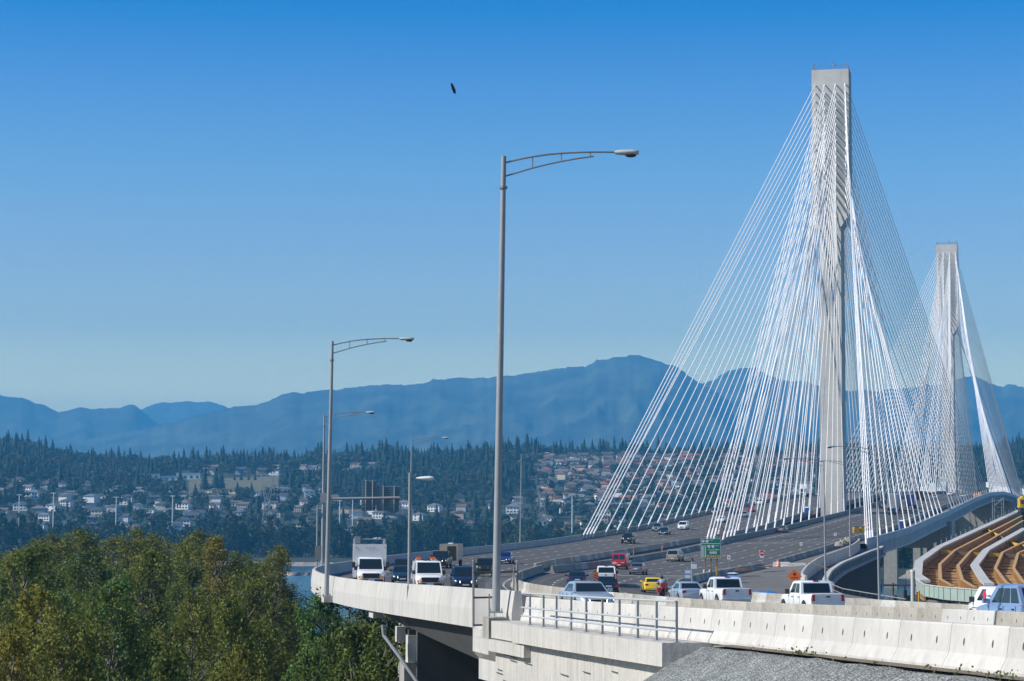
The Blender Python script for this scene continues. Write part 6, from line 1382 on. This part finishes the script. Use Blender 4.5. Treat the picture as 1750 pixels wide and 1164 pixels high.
def pylon(label, px_, y0, y1, Y, w):
    p = far_pt(px_, Y); H = pix(px_, y1, Y).z - p.z; t = thing('power_pylon', label, 'power pylon', p); mb = MB(); b, wst, hw_ = w * .30, w * .12, H * .55
    legs = [[(sx * b, sy * b, 0), (sx * wst, sy * wst, hw_)] for sx in (-1, 1) for sy in (-1, 1)]
    for a, c in legs: mb.tube(a, c, .22, n=4)
    for k in range(6):
        f0, f1 = k / 6, (k + 1) / 6
        for i, j in ((0, 1), (1, 3), (3, 2), (2, 0)): a = Vector(legs[i][0]).lerp(Vector(legs[i][1]), f0); c = Vector(legs[j][0]).lerp(Vector(legs[j][1]), f1); mb.tube(a, c, .13, n=3); a = Vector(legs[j][0]).lerp(Vector(legs[j][1]), f0); c = Vector(legs[i][0]).lerp(Vector(legs[i][1]), f1); mb.tube(a, c, .13, n=3)
    mb.build('lattice_body', M['galv'], t); mb = MB()
    for s in (-1, 1):
        for sy in (-wst, wst):
            mb.tube((s * wst, sy, hw_), (s * w * .38, sy * .6, H), .2, n=4)
            mb.tube((0, sy, hw_ + 1), (s * w * .30, sy * .6, H), .15, n=4)
    for k in range(5): f = k / 5; mb.tube((lerp(wst, w * .38, f), 0, lerp(hw_, H, f)), (lerp(0, w * .3, f + .2), 0, lerp(hw_, H, f + .2)), .12, n=3); mb.tube((-lerp(wst, w * .38, f), 0, lerp(hw_, H, f)), (-lerp(0, w * .3, f + .2), 0, lerp(hw_, H, f + .2)), .12, n=3)
    mb.build('fork', M['galv'], t); mb = MB()
    for z in (H, H + 1.1): mb.tube((-w * .62, 0, z), (w * .62, 0, z), .16, n=4)
    for k in range(9): x = -w * .62 + k * w * 1.24 / 8; mb.tube((x, 0, H), (x + w * .07, 0, H + 1.1), .1, n=3)
    mb.build('crossarm', M['galv'], t)
pylon('lattice power pylon with forked head below the houses left of the cable anchors', 928, 890, 820, 1800, 15); pylon('lattice power pylon with forked head on the left hillside near the dry field', 459, 885, 812, 1830, 15)
# ---------------------------------------------------------------- mountains
def rock(name, col, col2):
    return mat(name, col, .95, noise=(.0045, .8, col2))
M['mt'] = rock('forested_mountain', (.010, .020, .014), (.10, .12, .07)); 
def mountain(prof, D, depth, m, seed, jag=1.0, amp=1.0):
    mb = MB(); pxs = np.arange(prof[0][0], prof[-1][0] + 1, 5.0); py_ = np.interp(pxs, [p[0] for p in prof], [p[1] for p in prof]); rows = []
    T = np.concatenate([np.linspace(0, 1, 30), [1.12, 1.4, 1.8]])
    for t in T:
        row = []
        for q, y in zip(pxs, py_):
            top = pix(q, y + (fbm(q * .05, 3.3, seed) - .5) * 9 * jag + (fbm(q * .3, 1.3, seed + 9) - .5) * 6 * jag, D); zr = top.z + 30
            f = t if t <= 1 else 2 - t; Y = D - (1 - t) * depth
            rid = (abs(fbm(q * .011 + t * 1.3, t * 3.6 - q * .004, seed + 3, 5) - .5) * 2) ; h = zr * (f ** 1.1) * (1 - amp * .30 * rid * math.sin(math.pi * min(1, max(0, f))) )
            row.append((top.x * Y / D + (vnoise(t * 5, q * .05, seed) - .5) * 0 * (1 - f), Y, -30 + max(h, -1)))
        rows.append(row)
    mb.loft(rows, cap=False, closed=False); return struct(mb.build('mountain', m, smooth=70))
mountain([(-700, 760), (-500, 720), (-300, 700), (-120, 690), (-40, 682), (0, 677), (36, 680), (60, 690), (76, 692), (100, 706), (130, 698), (165, 699), (205, 697), (228, 692), (242, 702), (262, 720), (300, 745), (360, 790), (420, 840)], 10500, 3000, M['mt'], 2, .7)
mountain([(120, 800), (180, 745), (238, 700), (262, 689), (290, 690), (330, 685), (370, 688), (396, 699), (412, 694), (430, 705), (470, 740), (520, 800)], 12600, 2200, M['mt'], 3, .8)
mountain([(-700, 800), (-160, 790), (0, 760), (120, 752), (210, 740), (300, 722), (360, 705), (400, 697), (440, 690), (485, 677), (500, 673), (530, 671), (560, 667), (640, 659), (725, 656), (745, 650), (785, 647), (840, 645), (900, 638), (955, 630), (1000, 626), (1020, 618), (1045, 612), (1082, 607), (1105, 612), (1145, 622), (1175, 640), (1200, 655), (1240, 680), (1300, 730), (1360, 790), (1420, 840)], 9200, 3600, M['mt'], 4)
mountain([(1080, 840), (1150, 720), (1195, 655), (1222, 650), (1242, 637), (1268, 628), (1292, 627), (1312, 641), (1335, 650), (1380, 655), (1440, 667), (1500, 668), (1560, 662), (1610, 655), (1640, 650), (1662, 640), (1690, 655), (1712, 662), (1730, 655), (1760, 664), (1820, 680), (1900, 690), (2050, 700), (2250, 730), (2500, 790)], 9900, 3400, M['mt'], 5)
# ---------------------------------------------------------------- haze
hz = bpy.data.materials.new('haze'); hz.use_nodes = True; n = hz.node_tree.nodes; l = hz.node_tree.links
for q in list(n): n.remove(q)
o = n.new('ShaderNodeOutputMaterial'); v = n.new('ShaderNodeVolumePrincipled'); v.inputs['Color'].default_value = (.105, .46, .86, 1); v.inputs['Density'].default_value = 1.15e-4; v.inputs['Anisotropy'].default_value = 0.0
l.new(v.outputs[0], o.inputs['Volume'])
mb = MB(); mb.box((0, 6650, 341), (10800, 14500, 760)); o = mb.build('haze', hz); o['kind'] = 'stuff'
